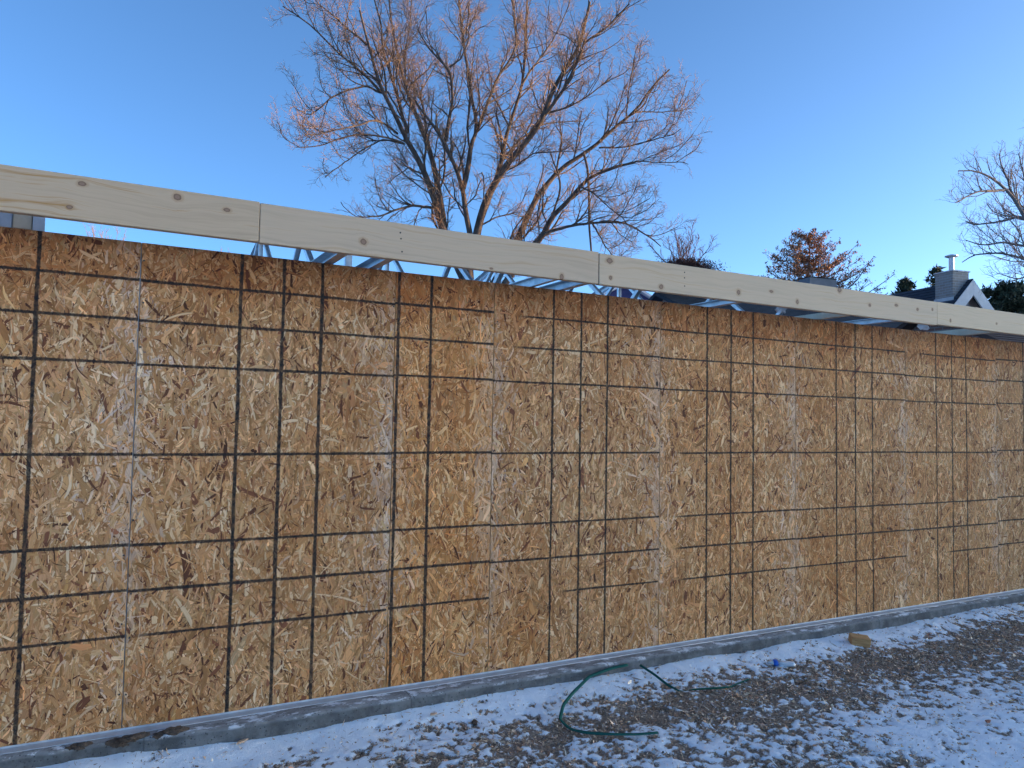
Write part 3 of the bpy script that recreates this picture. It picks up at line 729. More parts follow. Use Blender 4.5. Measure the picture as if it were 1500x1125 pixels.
def grow(P, R, nper, t0, t1, lf, ang, K, r, up=.15, wig=.22, rk=.55, lmin=.12, out=None, lens=None, gravity=0.0, ref=0.0):
    """children of every polyline in P (N,K0,3); returns (M,K,3),(M,K)"""
    N, K0, _ = P.shape; M = N*nper; par = np.repeat(np.arange(N), nper)
    t = (np.tile(np.linspace(t0, t1, nper), N) + r.normal(0, .06, M)).clip(t0*.8, .985)
    if ref:                                              # short parents carry fewer side shoots
        keep = r.random(M) < np.linalg.norm(np.diff(P, axis=1), axis=2).sum(1)[par]/ref
        t = t[keep]; par = par[keep]; M = len(par)
    f = t*(K0-1); i = np.floor(f).astype(int).clip(0, K0-2); w_ = (f - i)[:, None]
    st = P[par, i]*(1-w_) + P[par, i+1]*w_; tg = P[par, i+1] - P[par, i]; tg /= np.linalg.norm(tg, axis=1, keepdims=True) + 1e-9
    rp = R[par, i]*(1-w_[:, 0]) + R[par, i+1]*w_[:, 0]
    pl = np.linalg.norm(np.diff(P, axis=1), axis=2).sum(1)[par]
    rv = r.normal(0, 1, (M, 3)); rv -= tg*(rv*tg).sum(1, keepdims=True); rv /= np.linalg.norm(rv, axis=1, keepdims=True) + 1e-9
    an = r.normal(ang, .22, M)[:, None]; dr = tg*np.cos(an) + rv*np.sin(an)
    if out is not None:
        o = st - out; o /= np.linalg.norm(o, axis=1, keepdims=True) + 1e-9; dr = dr + .35*o
    dr[:, 2] += up; dr /= np.linalg.norm(dr, axis=1, keepdims=True)
    Lc = np.maximum(lmin, lf*pl*(1.08 - t)**.6)*np.exp(r.normal(0, .28, M))
    if lens is not None: Lc = np.clip(Lc, lens[0], lens[1]*np.clip(1.9*(1.12 - t), .25, 1))
    Q = [st]; dcur = dr
    for k in range(K-1):
        dcur = dcur + r.normal(0, wig, (M, 3)) + np.array((0, 0, up*.35 - gravity*(k+1)/K)); dcur /= np.linalg.norm(dcur, axis=1, keepdims=True)
        Q.append(Q[-1] + dcur*(Lc/(K-1))[:, None])
    rad0 = np.minimum(rp*rk, rp*.95); RR = rad0[:, None]*np.linspace(1, .35, K)[None, :]
    return np.stack(Q, 1), RR
def bark(name, c1, c2, sc2=12):
    g = NG(name, .9); o_ = g.obj(); v = g.scale(o_, (1, 1, .3))
    g.col(g.mix(g.ss(g.noise(v, sc2, 5, .65), .35, .65), c1, c2)); g.bump(g.noise(v, sc2*3, 4), .5, .02); return g.m
m_bark = bark('grey_brown_bark', (.055,.040,.032), (.13,.095,.075))
m_twig = bark('reddish_twig', (.24,.145,.085), (.34,.21,.125), 5)
m_gbark = bark('silver_bark', (.13,.115,.11), (.22,.20,.19))
m_gtwig = bark('grey_twig', (.20,.165,.16), (.29,.24,.23), 5)
m_redtwig = bark('dark_red_twig', (.07,.035,.03), (.12,.06,.05), 5)

def limb_tree(base, limbs, trunk_pts, label, mb1, mb2, seed, n1=11, n2=7, n3=5, name='bare_tree', n0=0, lmax=1.2, thick=.8, upb=.10, trim=1.0):
    r = np.random.default_rng(seed); root = thing(name, base, label, 'tree'); b = np.array(base)
    Tp = resample(trunk_pts, 14); V, F = tubes(Tp[None, :, :3], Tp[None, :, 3], 12)
    V = V + (fbm(V[:, 0]*9, V[:, 2]*2.5, 1.5, 3, 5)[:, None] - .5)*.03
    link('trunk', raw_mesh('trunk', V, F, True), mb1, root)
    LP = []; LR = []
    for q in limbs:
        Q = resample(q, 22); Q = resample(Q[:int(22*trim)], 22); nz = r.normal(0, 1, (22, 3)); nz = np.cumsum(nz, 0)*.006; nz -= np.linspace(0, 1, 22)[:, None]*nz[-1]
        Q[:, 3] *= thick; Q[:, :3] += nz; LP.append(Q[:, :3]); LR.append(Q[:, 3])
        V, F = tubes(Q[None, :, :3], Q[None, :, 3], 8); link('limb', raw_mesh('limb', V, F, True), mb1, root)
    P = np.array(LP); R = np.array(LR); cen = np.array((0, 0, 4.0))
    if n0:
        PE, RE = grow(P, R, n0, .2, .85, .5, .66, 22, r, .16, .085, .62, .5, cen, (.8, lmax*1.5)); RE = np.clip(RE, .008, .024)
        V, F = tubes(PE, RE, 6); tag(link('branches', raw_mesh('branches', V, F, True), mb1, root), kind='stuff')
        P = np.concatenate([P, PE]); R = np.concatenate([R, RE])
    P1, R1 = grow(P, R, n1, .18, .98, .40, .80, 9, r, upb, .17, .50, .3, cen, (.35, lmax), ref=2.2); R1 = np.clip(R1, .0035, .016)
    P2, R2 = grow(P1, R1, n2, .12, .98, .55, .80, 7, r, upb*.7, .22, .62, .2, None, (.2, lmax*.62), ref=.85); R2 = np.clip(R2, .0030, .0075)
    P3, R3 = grow(P2, R2, n3, .12, .98, .55, .75, 4, r, .05, .24, .70, .1, None, (.1, lmax*.30), ref=.42); R3 = np.clip(R3, .0020, .0040)
    V, F = tubes(P1, R1, 5); tag(link('branches', raw_mesh('branches', V, F, True), mb1, root), kind='stuff')
    V2, F2 = tubes(P2, R2, 3); V3, F3 = tubes(P3, R3, 3)
    tag(link('twigs', raw_mesh('twigs', np.concatenate([V2, V3]), np.concatenate([F2, F3 + len(V2)]), True), mb2, root), kind='stuff')
    return root
TREE_BASE = (7.453, 12.047, -0.17)
TREE_LIMBS = [
 [(0.17, 0.3, 4.54, 0.1358), (-0.22, 0.33, 5.23, 0.1208), (-0.57, 0.34, 5.95, 0.1097), (-0.72, 0.25, 6.36, 0.0997), (-0.88, 0.18, 6.68, 0.0903), (-1.11, 0.14, 7.1, 0.0815), (-1.36, 0.11, 7.52, 0.0729), (-1.6, 0.09, 7.74, 0.0647), (-1.89, 0.07, 8.33, 0.0567), (-2.19, 0.07, 8.72, 0.0489), (-2.4, 0.02, 9.22, 0.0412), (-2.58, -0.05, 9.66, 0.0338), (-2.81, -0.11, 10.38, 0.0264), (-3.0, -0.18, 11.06, 0.0192)],
 [(-2.16, 0.18, 8.77, 0.0415), (-2.5, 0.08, 8.96, 0.0343), (-2.83, -0.01, 9.1, 0.0289), (-3.26, -0.06, 9.32, 0.0241), (-3.75, -0.08, 9.69, 0.0196), (-4.39, -0.02, 10.02, 0.0153), (-4.66, -0.14, 10.07, 0.0112)],
 [(-2.54, 0.1, 9.73, 0.0367), (-2.79, 0.22, 9.95, 0.0297), (-3.01, 0.33, 10.14, 0.0245), (-3.26, 0.45, 10.39, 0.0198), (-3.48, 0.56, 10.58, 0.0154), (-3.74, 0.69, 10.86, 0.0112)],
 [(-1.59, 0.15, 7.8, 0.0639), (-1.5, 0.31, 8.19, 0.0538), (-1.5, 0.52, 8.41, 0.0463), (-1.77, 0.83, 9.69, 0.0396), (-1.85, 1.07, 10.15, 0.0333), (-1.85, 1.25, 10.91, 0.0273), (-1.97, 1.51, 11.58, 0.0215), (-2.06, 1.74, 12.34, 0.016)],
 [(-1.62, 0.17, 7.73, 0.0351), (-1.91, 0.1, 7.76, 0.0297), (-2.18, 0.02, 7.75, 0.0258), (-2.67, 0.06, 7.7, 0.0222), (-3.11, 0.08, 7.52, 0.0188), (-3.5, 0.07, 7.29, 0.0156), (-3.92, 0.08, 7.18, 0.0125), (-4.31, 0.06, 7.13, 0.0096)],
 [(-1.76, 0.23, 7.94, 0.0351), (-2.11, 0.0, 8.0, 0.029), (-2.45, -0.23, 7.96, 0.0245), (-2.88, -0.4, 7.68, 0.0205), (-3.35, -0.55, 7.45, 0.0167), (-3.91, -0.65, 7.19, 0.0131), (-4.27, -0.87, 7.15, 0.0096)],
 [(-1.62, 0.17, 7.73, 0.0287), (-2.07, 0.25, 7.77, 0.023), (-2.54, 0.36, 7.44, 0.0188), (-2.98, 0.47, 7.07, 0.015), (-3.25, 0.46, 6.81, 0.0114), (-3.44, 0.42, 6.57, 0.008)],
 [(-2.19, 0.19, 8.77, 0.0351), (-2.48, 0.18, 8.84, 0.0297), (-2.77, 0.18, 8.72, 0.0258), (-3.21, 0.27, 8.49, 0.0222), (-3.48, 0.28, 8.16, 0.0188), (-3.72, 0.25, 7.96, 0.0156), (-4.04, 0.26, 8.06, 0.0125), (-4.23, 0.19, 8.11, 0.0096)],
 [(-0.45, 0.55, 6.04, 0.1118), (-0.47, 0.68, 6.49, 0.0991), (-0.51, 0.83, 7.05, 0.0897), (-0.55, 0.97, 7.54, 0.0812), (-0.61, 1.13, 7.99, 0.0733), (-0.75, 1.33, 8.53, 0.0658), (-0.87, 1.51, 9.05, 0.0586), (-0.96, 1.7, 9.4, 0.0516), (-1.04, 1.86, 9.93, 0.0448), (-1.12, 2.02, 10.46, 0.0382), (-1.2, 2.19, 11.07, 0.0317), (-1.28, 2.34, 11.82, 0.0254), (-1.37, 2.47, 12.93, 0.0192)],
 [(-0.94, 1.76, 9.43, 0.0351), (-0.97, 1.96, 10.15, 0.029), (-0.93, 2.13, 10.79, 0.0244), (-0.78, 2.23, 11.52, 0.0203), (-0.71, 2.38, 12.36, 0.0164), (-0.62, 2.51, 13.18, 0.0128)],
 [(-0.49, 1.36, 8.12, 0.0479), (-0.49, 1.6, 8.59, 0.0395), (-0.5, 1.83, 9.31, 0.0333), (-0.53, 2.09, 9.79, 0.0277), (-0.29, 2.19, 10.23, 0.0225), (-0.01, 2.28, 10.76, 0.0175), (0.18, 2.4, 11.51, 0.0128)],
 [(0.11, 0.26, 5.66, 0.0958), (0.02, 0.12, 5.95, 0.0832), (-0.14, -0.0, 6.38, 0.0738), (-0.28, -0.14, 6.83, 0.0653), (-0.5, -0.23, 7.24, 0.0575), (-0.74, -0.3, 7.57, 0.05), (-0.87, -0.41, 7.72, 0.0428), (-1.23, -0.42, 8.11, 0.0358), (-1.51, -0.47, 8.32, 0.029), (-1.73, -0.54, 8.56, 0.0224), (-1.96, -0.61, 8.67, 0.016)],
 [(-0.81, -0.27, 7.78, 0.0543), (-0.81, -0.47, 8.3, 0.0464), (-0.81, -0.66, 8.65, 0.0406), (-0.91, -0.79, 8.93, 0.0354), (-1.02, -0.92, 9.17, 0.0305), (-1.26, -0.96, 9.23, 0.0258), (-1.57, -0.98, 9.46, 0.0213), (-1.81, -1.03, 9.74, 0.017), (-1.95, -1.14, 10.0, 0.0128)],
 [(-1.02, -0.92, 9.17, 0.0287), (-0.94, -1.02, 9.25, 0.0235), (-0.86, -1.13, 9.32, 0.0196), (-0.77, -1.25, 9.67, 0.0161), (-0.74, -1.35, 10.23, 0.0128)],
 [(-0.29, -0.16, 6.83, 0.0831), (-0.15, -0.13, 7.47, 0.0731), (-0.08, -0.05, 7.96, 0.0658), (-0.01, 0.04, 8.03, 0.0592), (0.16, 0.07, 8.45, 0.053), (0.1, 0.22, 8.86, 0.0471), (0.02, 0.35, 9.73, 0.0415), (-0.11, 0.5, 10.73, 0.036), (-0.15, 0.61, 11.65, 0.0307), (-0.18, 0.71, 12.71, 0.0256)],
 [(0.25, 0.26, 8.53, 0.0575), (0.41, 0.32, 8.91, 0.0502), (0.55, 0.39, 9.25, 0.0449), (0.79, 0.4, 9.9, 0.04), (1.11, 0.37, 10.35, 0.0355), (1.34, 0.39, 10.81, 0.0312), (1.32, 0.53, 11.63, 0.027), (1.33, 0.67, 12.1, 0.023), (1.32, 0.79, 12.87, 0.0192)],
 [(0.17, 0.24, 5.47, 0.1278), (0.2, 0.03, 6.13, 0.1144), (0.31, -0.22, 6.79, 0.1045), (0.48, -0.5, 7.19, 0.0957), (0.59, -0.73, 7.47, 0.0873), (0.81, -1.02, 7.77, 0.0794), (1.04, -1.33, 8.23, 0.0718), (1.05, -1.5, 8.39, 0.0645), (1.06, -1.68, 8.74, 0.0574), (1.27, -1.98, 9.28, 0.0504), (1.43, -2.24, 9.59, 0.0436), (1.47, -2.46, 10.27, 0.0369), (1.45, -2.63, 10.53, 0.0304), (1.41, -2.8, 11.18, 0.024)],
 [(1.04, -1.53, 8.38, 0.0543), (1.11, -1.78, 8.58, 0.0467), (1.18, -2.03, 8.79, 0.0411), (1.22, -2.26, 9.05, 0.0361), (1.26, -2.5, 9.31, 0.0314), (1.21, -2.68, 9.55, 0.0269), (1.45, -3.02, 9.67, 0.0226), (1.77, -3.41, 10.07, 0.0184), (1.96, -3.73, 10.31, 0.0144)],
 [(0.37, 0.32, 6.27, 0.0958), (0.63, 0.32, 6.96, 0.0834), (0.86, 0.33, 7.64, 0.0743), (1.01, 0.39, 8.3, 0.066), (1.09, 0.51, 8.48, 0.0583), (1.31, 0.53, 9.16, 0.0509), (1.57, 0.53, 9.92, 0.0439), (1.66, 0.59, 10.95, 0.037), (1.74, 0.66, 12.21, 0.0304), (1.81, 0.75, 13.17, 0.024)],
 [(1.49, 0.42, 9.86, 0.0415), (1.75, 0.53, 10.31, 0.034), (2.06, 0.61, 10.68, 0.0285), (2.47, 0.63, 11.29, 0.0235), (2.85, 0.65, 12.11, 0.0188), (3.18, 0.69, 13.01, 0.0144)],
 [(0.99, 0.34, 7.93, 0.0415), (1.29, 0.43, 8.28, 0.0343), (1.64, 0.48, 8.64, 0.0289), (2.03, 0.52, 9.01, 0.0241), (2.48, 0.53, 9.19, 0.0196), (3.09, 0.46, 9.33, 0.0153), (3.65, 0.42, 9.32, 0.0112)],
 [(0.43, -0.45, 7.2, 0.0287), (0.73, -0.74, 7.36, 0.0224), (1.01, -1.02, 7.62, 0.0177), (1.57, -1.43, 7.65, 0.0135), (1.79, -1.68, 7.88, 0.0096)],
 [(1.05, -1.53, 8.39, 0.0319), (1.42, -1.8, 8.49, 0.0246), (1.78, -2.06, 8.74, 0.0191), (2.13, -2.33, 9.06, 0.0142), (2.29, -2.48, 9.31, 0.0096)],
 [(0.29, 0.27, 3.9, 0.1278), (0.54, 0.14, 4.55, 0.1154), (0.9, -0.06, 5.29, 0.1063), (1.14, -0.18, 5.85, 0.0981), (1.34, -0.27, 6.42, 0.0904), (1.49, -0.34, 6.87, 0.0831), (1.71, -0.43, 7.15, 0.076), (1.95, -0.53, 7.5, 0.0692), (2.16, -0.62, 7.71, 0.0626), (2.5, -0.77, 7.92, 0.0562), (2.91, -0.97, 8.3, 0.0499), (3.19, -1.1, 8.66, 0.0437), (3.66, -1.33, 9.03, 0.0377), (3.87, -1.43, 9.46, 0.0317), (4.08, -1.52, 9.79, 0.0259), (4.68, -1.83, 10.39, 0.0201), (4.99, -1.98, 10.72, 0.0144)],
 [(3.63, -1.37, 9.01, 0.024), (3.99, -1.4, 9.08, 0.0187), (4.48, -1.5, 9.13, 0.0148), (4.91, -1.57, 9.25, 0.0113), (5.29, -1.61, 9.4, 0.008)],
 [(3.45, -1.27, 8.91, 0.024), (3.44, -1.37, 9.37, 0.0173), (3.44, -1.47, 9.83, 0.0124), (3.47, -1.58, 10.2, 0.008)],
 [(2.64, -0.97, 7.38, 0.0319), (2.84, -1.09, 7.5, 0.0262), (3.07, -1.22, 7.61, 0.022), (3.55, -1.49, 7.75, 0.0182), (4.21, -1.84, 7.72, 0.0146), (4.53, -2.02, 7.76, 0.0112), (4.88, -2.2, 7.62, 0.008)],
 [(2.84, -1.01, 8.1, 0.0287), (3.24, -1.48, 8.04, 0.0219), (3.62, -1.94, 8.13, 0.0168), (3.95, -2.38, 8.21, 0.0123), (4.11, -2.73, 8.38, 0.008)],
 [(0.3, 0.28, 3.58, 0.1198), (0.73, -0.17, 4.69, 0.1053), (1.32, -0.7, 5.71, 0.0946), (1.44, -0.92, 5.87, 0.085), (1.42, -1.08, 6.14, 0.076), (1.56, -1.32, 6.38, 0.0675), (1.79, -1.61, 6.64, 0.0592), (1.83, -1.8, 6.91, 0.0513), (1.94, -2.01, 6.98, 0.0436), (2.16, -2.29, 7.09, 0.036), (2.43, -2.59, 7.17, 0.0287), (2.79, -2.94, 7.22, 0.0215), (3.02, -3.22, 7.28, 0.0144)],
 [(1.23, -1.26, 5.76, 0.0511), (1.45, -1.38, 5.89, 0.0435), (1.76, -1.55, 5.97, 0.0379), (2.28, -1.84, 6.06, 0.0329), (2.8, -2.12, 6.06, 0.0282), (3.06, -2.25, 5.89, 0.0237), (3.3, -2.37, 5.73, 0.0194), (3.5, -2.47, 5.55, 0.0152), (3.75, -2.6, 5.34, 0.0112)],
 [(2.21, -1.69, 6.05, 0.0287), (2.39, -1.73, 5.77, 0.0215), (2.62, -1.79, 5.38, 0.016), (2.81, -1.84, 5.08, 0.0112)],
 [(1.64, -1.99, 6.73, 0.0256), (1.8, -2.23, 6.57, 0.0198), (2.03, -2.51, 6.24, 0.0155), (2.24, -2.78, 5.94, 0.0116), (2.32, -2.98, 5.62, 0.008)],
 [(-0.82, 0.27, 6.42, 0.0447), (-1.36, 0.24, 6.4, 0.0355), (-1.76, 0.15, 6.22, 0.0286), (-2.15, 0.05, 5.99, 0.0224), (-2.53, -0.05, 5.87, 0.0167), (-2.94, -0.15, 5.89, 0.0112)],
 [(-1.04, 0.35, 7.17, 0.0256), (-1.21, 0.88, 7.45, 0.0183), (-1.35, 1.41, 7.38, 0.0129), (-1.47, 1.94, 7.22, 0.008)],
 [(0.33, 0.23, 6.16, 0.0287), (0.76, 0.3, 6.44, 0.0219), (1.24, 0.34, 6.61, 0.0168), (1.67, 0.42, 6.59, 0.0123), (2.1, 0.5, 6.55, 0.008)],
]
BROKEN_BRANCH = [(2.03, -1.57, 7.66, 0.0287), (2.13, -1.6, 7.28, 0.0261), (2.18, -1.59, 6.56, 0.0241), (2.2, -1.57, 6.03, 0.0224), (2.27, -1.57, 5.44, 0.0207), (2.31, -1.57, 5.07, 0.0192)]
RIGHT_BASE = (19.838, 4.66, -0.17)
RIGHT_LIMBS = [
 [(-0.01, -0.01, 3.87, 0.0754), (-0.7, 0.19, 4.74, 0.0645), (-1.38, 0.39, 5.3, 0.0564), (-2.04, 0.6, 5.79, 0.0491), (-2.43, 0.66, 6.06, 0.0423), (-2.73, 0.68, 6.45, 0.0358), (-3.05, 0.71, 6.67, 0.0296), (-3.4, 0.76, 6.88, 0.0236), (-3.82, 0.86, 6.98, 0.0178), (-4.25, 0.97, 6.93, 0.0121)],
 [(-3.19, 0.64, 6.6, 0.0302), (-3.58, 0.69, 6.55, 0.0232), (-3.96, 0.72, 6.47, 0.018), (-4.34, 0.77, 6.32, 0.0134), (-4.67, 0.78, 6.15, 0.0091)],
 [(-1.34, 0.61, 5.58, 0.0453), (-1.62, 0.88, 6.13, 0.037), (-1.76, 1.1, 6.36, 0.0308), (-1.88, 1.32, 6.31, 0.0253), (-2.03, 1.55, 6.27, 0.0202), (-2.3, 1.85, 6.26, 0.0153), (-2.31, 2.0, 6.38, 0.0106)],
 [(-0.58, 0.24, 4.76, 0.0453), (-1.4, 0.52, 5.4, 0.0353), (-2.19, 0.8, 5.6, 0.0279), (-2.72, 0.95, 5.63, 0.0212), (-3.23, 1.09, 5.52, 0.015), (-3.66, 1.18, 5.59, 0.0091)],
 [(-0.44, 0.18, 4.61, 0.0453), (-1.12, 0.66, 5.1, 0.0353), (-1.67, 1.07, 5.41, 0.0279), (-2.04, 1.4, 5.56, 0.0212), (-2.39, 1.73, 5.55, 0.015), (-2.54, 1.95, 5.38, 0.0091)],
 [(-2.66, 0.7, 6.47, 0.0272), (-3.01, 0.68, 6.89, 0.0196), (-3.31, 0.64, 7.15, 0.0141), (-3.52, 0.55, 7.3, 0.0091)],
 [(-1.68, 0.78, 5.87, 0.0362), (-1.71, 0.87, 6.58, 0.0256), (-1.79, 0.99, 7.21, 0.0177), (-1.81, 1.08, 7.78, 0.0106)],
 [(-0.04, -0.03, 4.47, 0.0905), (-0.91, 0.32, 6.56, 0.0623), (-1.49, 0.57, 7.76, 0.0414), (-1.78, 0.69, 8.51, 0.0226)],
 [(-1.12, 0.52, 5.13, 0.0302), (-1.83, 0.72, 5.01, 0.0208), (-2.39, 0.84, 4.82, 0.0138), (-2.96, 0.95, 4.92, 0.0075)],
]
big = limb_tree(TREE_BASE, TREE_LIMBS, [(0.05,0,-.1,.24), (0.0,0,.6,.19), (0,.02,1.8,.165), (.0,.02,3.6,.15), (-.03,.03,4.7,.14), (-.05,.05,5.25,.12), (-.06,.06,5.6,.09)],
                'tall bare tree with many rising limbs and reddish twigs behind the wall', m_bark, m_twig, 21, 14, 9, 7, n0=4, lmax=1.2, trim=.94)
Q = resample(BROKEN_BRANCH, 16); V, F = tubes(Q[None, :, :3], Q[None, :, 3]*1.1, 6)
link('broken_branch', raw_mesh('broken_branch', V, F, True), m_bark, big)
limb_tree(RIGHT_BASE, RIGHT_LIMBS, [(0,0,-.1,.22), (.02,0,1.5,.17), (0,0,3.2,.14), (.0,.0,4.2,.11), (.03,.02,5.5,.07)],
          'bare grey tree reaching in from the right edge above the gabled house', m_gbark, m_gtwig, 33, 18, 8, 5, n0=0, lmax=1.0, thick=1.0, upb=.32)

# ---- larch with brown needles
def conifer(name, base, height, label, seed, crown, nbr, mbark, needle_cols, zlow=.25, lift=.5, needle_n=60, nl=.05, density=1.0, leaders=True, lenpow=.8):
    r = np.random.default_rng(seed); root = thing(name, base, label, 'tree')
    K = 12; tp = np.stack([r.normal(0, .012, K).cumsum()*height*.12, r.normal(0, .012, K).cumsum()*height*.12, np.linspace(-.1, height*.97, K), np.linspace(.14, .012, K)*height/8], -1)
    V, F = tubes(tp[None, :, :3], tp[None, :, 3], 8); link('trunk', raw_mesh('trunk', V, F, True), mbark, root)
    t = np.sort(r.uniform(zlow, .985, nbr)); az = np.arange(nbr)*2.4 + r.normal(0, .4, nbr)
    L = crown*(1 - t)**lenpow*np.exp(r.normal(0, .22, nbr)) + .05*crown
    z = t*height*.97; x0 = np.interp(z, tp[:, 2], tp[:, 0]); y0 = np.interp(z, tp[:, 2], tp[:, 1])
    KB = 10; s = np.linspace(0, 1, KB)[None, :]
    hor = L[:, None]*s; ver = L[:, None]*(-.10*s + lift*s**2.2)
    wob = r.normal(0, .03, (nbr, KB)).cumsum(1)*L[:, None]
    P = np.stack([x0[:, None] + np.cos(az)[:, None]*hor - np.sin(az)[:, None]*wob, y0[:, None] + np.sin(az)[:, None]*hor + np.cos(az)[:, None]*wob, z[:, None] + ver + wob*.5], -1)
    R = (L[:, None]*.011 + .004)*np.linspace(1, .25, KB)[None, :]
    P2, R2 = grow(P, R, 9, .15, .98, .28, .9, 5, r, .10, .2, .6, .06, None, (.05, .5)); R2 = np.clip(R2, .003, .012)
    V1, F1 = tubes(P, R, 5); V2, F2 = tubes(P2, R2, 3)
    tag(link('branches', raw_mesh('branches', np.concatenate([V1, V2]), np.concatenate([F1, F2 + len(V1)]), True), mbark, root), kind='stuff')
    A = np.concatenate([P.reshape(-1, 3)[np.repeat(np.arange(nbr*KB), 3)], P2.reshape(-1, 3)[np.repeat(np.arange(len(P2)*5), 3)]])
    A = A[r.random(len(A)) < density]; m = len(A)
    A = A + r.normal(0, nl*.5, (m, 3)); dr = r.normal(0, 1, (m, 3)); dr[:, 2] += .3; dr /= np.linalg.norm(dr, axis=1, keepdims=True)
    sd_ = np.cross(dr, r.normal(0, 1, (m, 3))); sd_ /= np.linalg.norm(sd_, axis=1, keepdims=True); l_ = nl*np.exp(r.normal(0, .3, m))[:, None]; wd = l_*.22
    V = np.stack([A - sd_*wd, A + sd_*wd, A + dr*l_], 1).reshape(-1, 3); F = np.arange(m*3).reshape(m, 3)
    me = raw_mesh('needles', V, F); ca = me.color_attributes.new('tint', 'FLOAT_COLOR', 'POINT')
    pc = np.array(needle_cols)[r.integers(0, len(needle_cols), m)]*np.exp(r.normal(0, .25, (m, 1)))
    ca.data.foreach_set('color', np.concatenate([np.repeat(pc, 3, 0), np.ones((m*3, 1))], 1).astype(np.float32).ravel())
    tag(link('needles', me, m_litter, root), kind='stuff')
    return root
conifer('larch', (19.25, 12.5, GZ), 7.75, 'orange brown larch with drooping then rising branches behind the fascia', 8, 4.6, 120, m_bark,
        [(.36,.16,.075), (.27,.12,.06), (.20,.10,.06), (.42,.20,.09)], .60, .46, nl=.06, density=1.9, lenpow=.85)
DG = [(.040,.050,.026), (.060,.068,.036), (.026,.034,.020), (.09,.085,.045)]
conifer('spruce', (24.84, 13.14, GZ), 7.0, 'small dark green spruce at the left end of the gabled roof', 41, 1.6, 90, m_bark, DG, .3, .1, nl=.11, density=1.3)
conifer('spruce', (26.7, 13.2, GZ), 7.75, 'dark spruce directly behind the brick chimney', 42, 1.7, 90, m_bark, DG, .3, .15, nl=.11, density=1.3)
conifer('spruce', (27.0, 11.0, GZ), 6.7, 'broad dark spruce right of the white gable', 43, 2.6, 150, m_bark, DG, .25, .1, nl=.12, density=1.3, lenpow=.5)
conifer('spruce', (29.5, 10.3, GZ), 6.0, 'dark spruce at the right picture edge below the bare tree', 44, 2.4, 120, m_bark, DG, .25, .1, nl=.12, density=1.3, lenpow=.5)
for o in [x for x in COL.objects if x.name.split('.')[0] == 'spruce']: o['group'] = 'dark spruces around the gabled house'

# ---- reddish shrub-topped tree and thin far trees
def sprig_tree(name, base, height, spread, label, seed, mt, nst=7, n1=10, n2=6, crown_z=.62, flat=None, group=None):
    r = np.random.default_rng(seed); root = thing(name, base, label, 'tree', group)
    z1 = height*crown_z; tp = np.array([(0,0,-.1,.10), (.02,0,z1*.5,.08), (0,.02,z1,.05)]); Q = resample(tp, 8)
    V, F = tubes(Q[None, :, :3], Q[None, :, 3], 7); link('trunk', raw_mesh('trunk', V, F, True), mt, root)
    K = 9; P = []; R = []
    for i in range(nst):
        a = 2*math.pi*i/nst + r.normal(0, .3); sp = spread*r.uniform(.3, 1); h = (height - z1)*(1 - .45*(sp/spread)**2)*r.uniform(.85, 1.02); s = np.linspace(0, 1, K)
        P.append(np.stack([np.cos(a)*sp*s**.8 + r.normal(0, .012, K).cumsum()*spread, np.sin(a)*sp*s**.8 + r.normal(0, .012, K).cumsum()*spread, z1*.96 + h*s], -1)); R.append(np.linspace(.018, .005, K))
    P = np.array(P); R = np.array(R); V0, F0 = tubes(P, R, 5)
    P1, R1 = grow(P, R, n1, .15, .98, .34, .6, 6, r, .22, .2, .55, .1, None, (.12, 1.0)); R1 = np.clip(R1, .004, .012)
    P2, R2 = grow(P1, R1, n2, .15, .98, .5, .6, 4, r, .15, .25, .6, .08, None, (.08, .5)); R2 = np.clip(R2, .003, .008)
    V1, F1 = tubes(P1, R1, 3); V2, F2 = tubes(P2, R2, 3)
    tag(link('branches', raw_mesh('branches', np.concatenate([V0, V1, V2]), np.concatenate([F0, F1 + len(V0), F2 + len(V0) + len(V1)]), True), mt, root), kind='stuff')
    return root
rb = sprig_tree('red_shrub_tree', (13.28, 11.5, GZ), 6.95, 1.0, 'dark reddish bush-topped tree with thin upright sprigs right of the tall tree', 51, m_redtwig, 9, 14, 6, .80)
r = np.random.default_rng(52); m = 15000
ph = r.normal(0, 1, (m, 3))*np.array((.34, .34, .12)) + np.array((0, 0, 5.47)); ph[:, 2] = np.minimum(ph[:, 2], 5.80 - .18*np.hypot(ph[:, 0], ph[:, 1]) + r.normal(0, .04, m))
dr = r.normal(0, 1, (m, 3)); dr /= np.linalg.norm(dr, axis=1, keepdims=True); sdv = np.cross(dr, r.normal(0, 1, (m, 3))); sdv /= np.linalg.norm(sdv, axis=1, keepdims=True)
me = raw_mesh('dry_foliage', np.stack([ph - sdv*.012, ph + sdv*.012, ph + dr*.085], 1).reshape(-1, 3), np.arange(m*3).reshape(m, 3))
ca = me.color_attributes.new('tint', 'FLOAT_COLOR', 'POINT'); pc = np.array([(.07,.03,.025), (.10,.045,.035), (.045,.025,.022)])[r.integers(0, 3, m)]
ca.data.foreach_set('color', np.concatenate([np.repeat(pc, 3, 0), np.ones((m*3, 1))], 1).astype(np.float32).ravel())
tag(link('dry_foliage', me, m_litter, rb), kind='stuff')
sprig_tree('bare_tree', (.185, 29.756, GZ), 9.42, 1.5, 'distant bare tree with pinkish twigs, seen through the gap at left', 53, m_twig, 11, 9, 5, .70)
sprig_tree('bare_tree', (4.07, 27.69, GZ), 8.75, .9, 'smaller distant bare tree, twig tips just above the wall left of the strut fan', 54, m_twig, 7, 8, 4, .72)

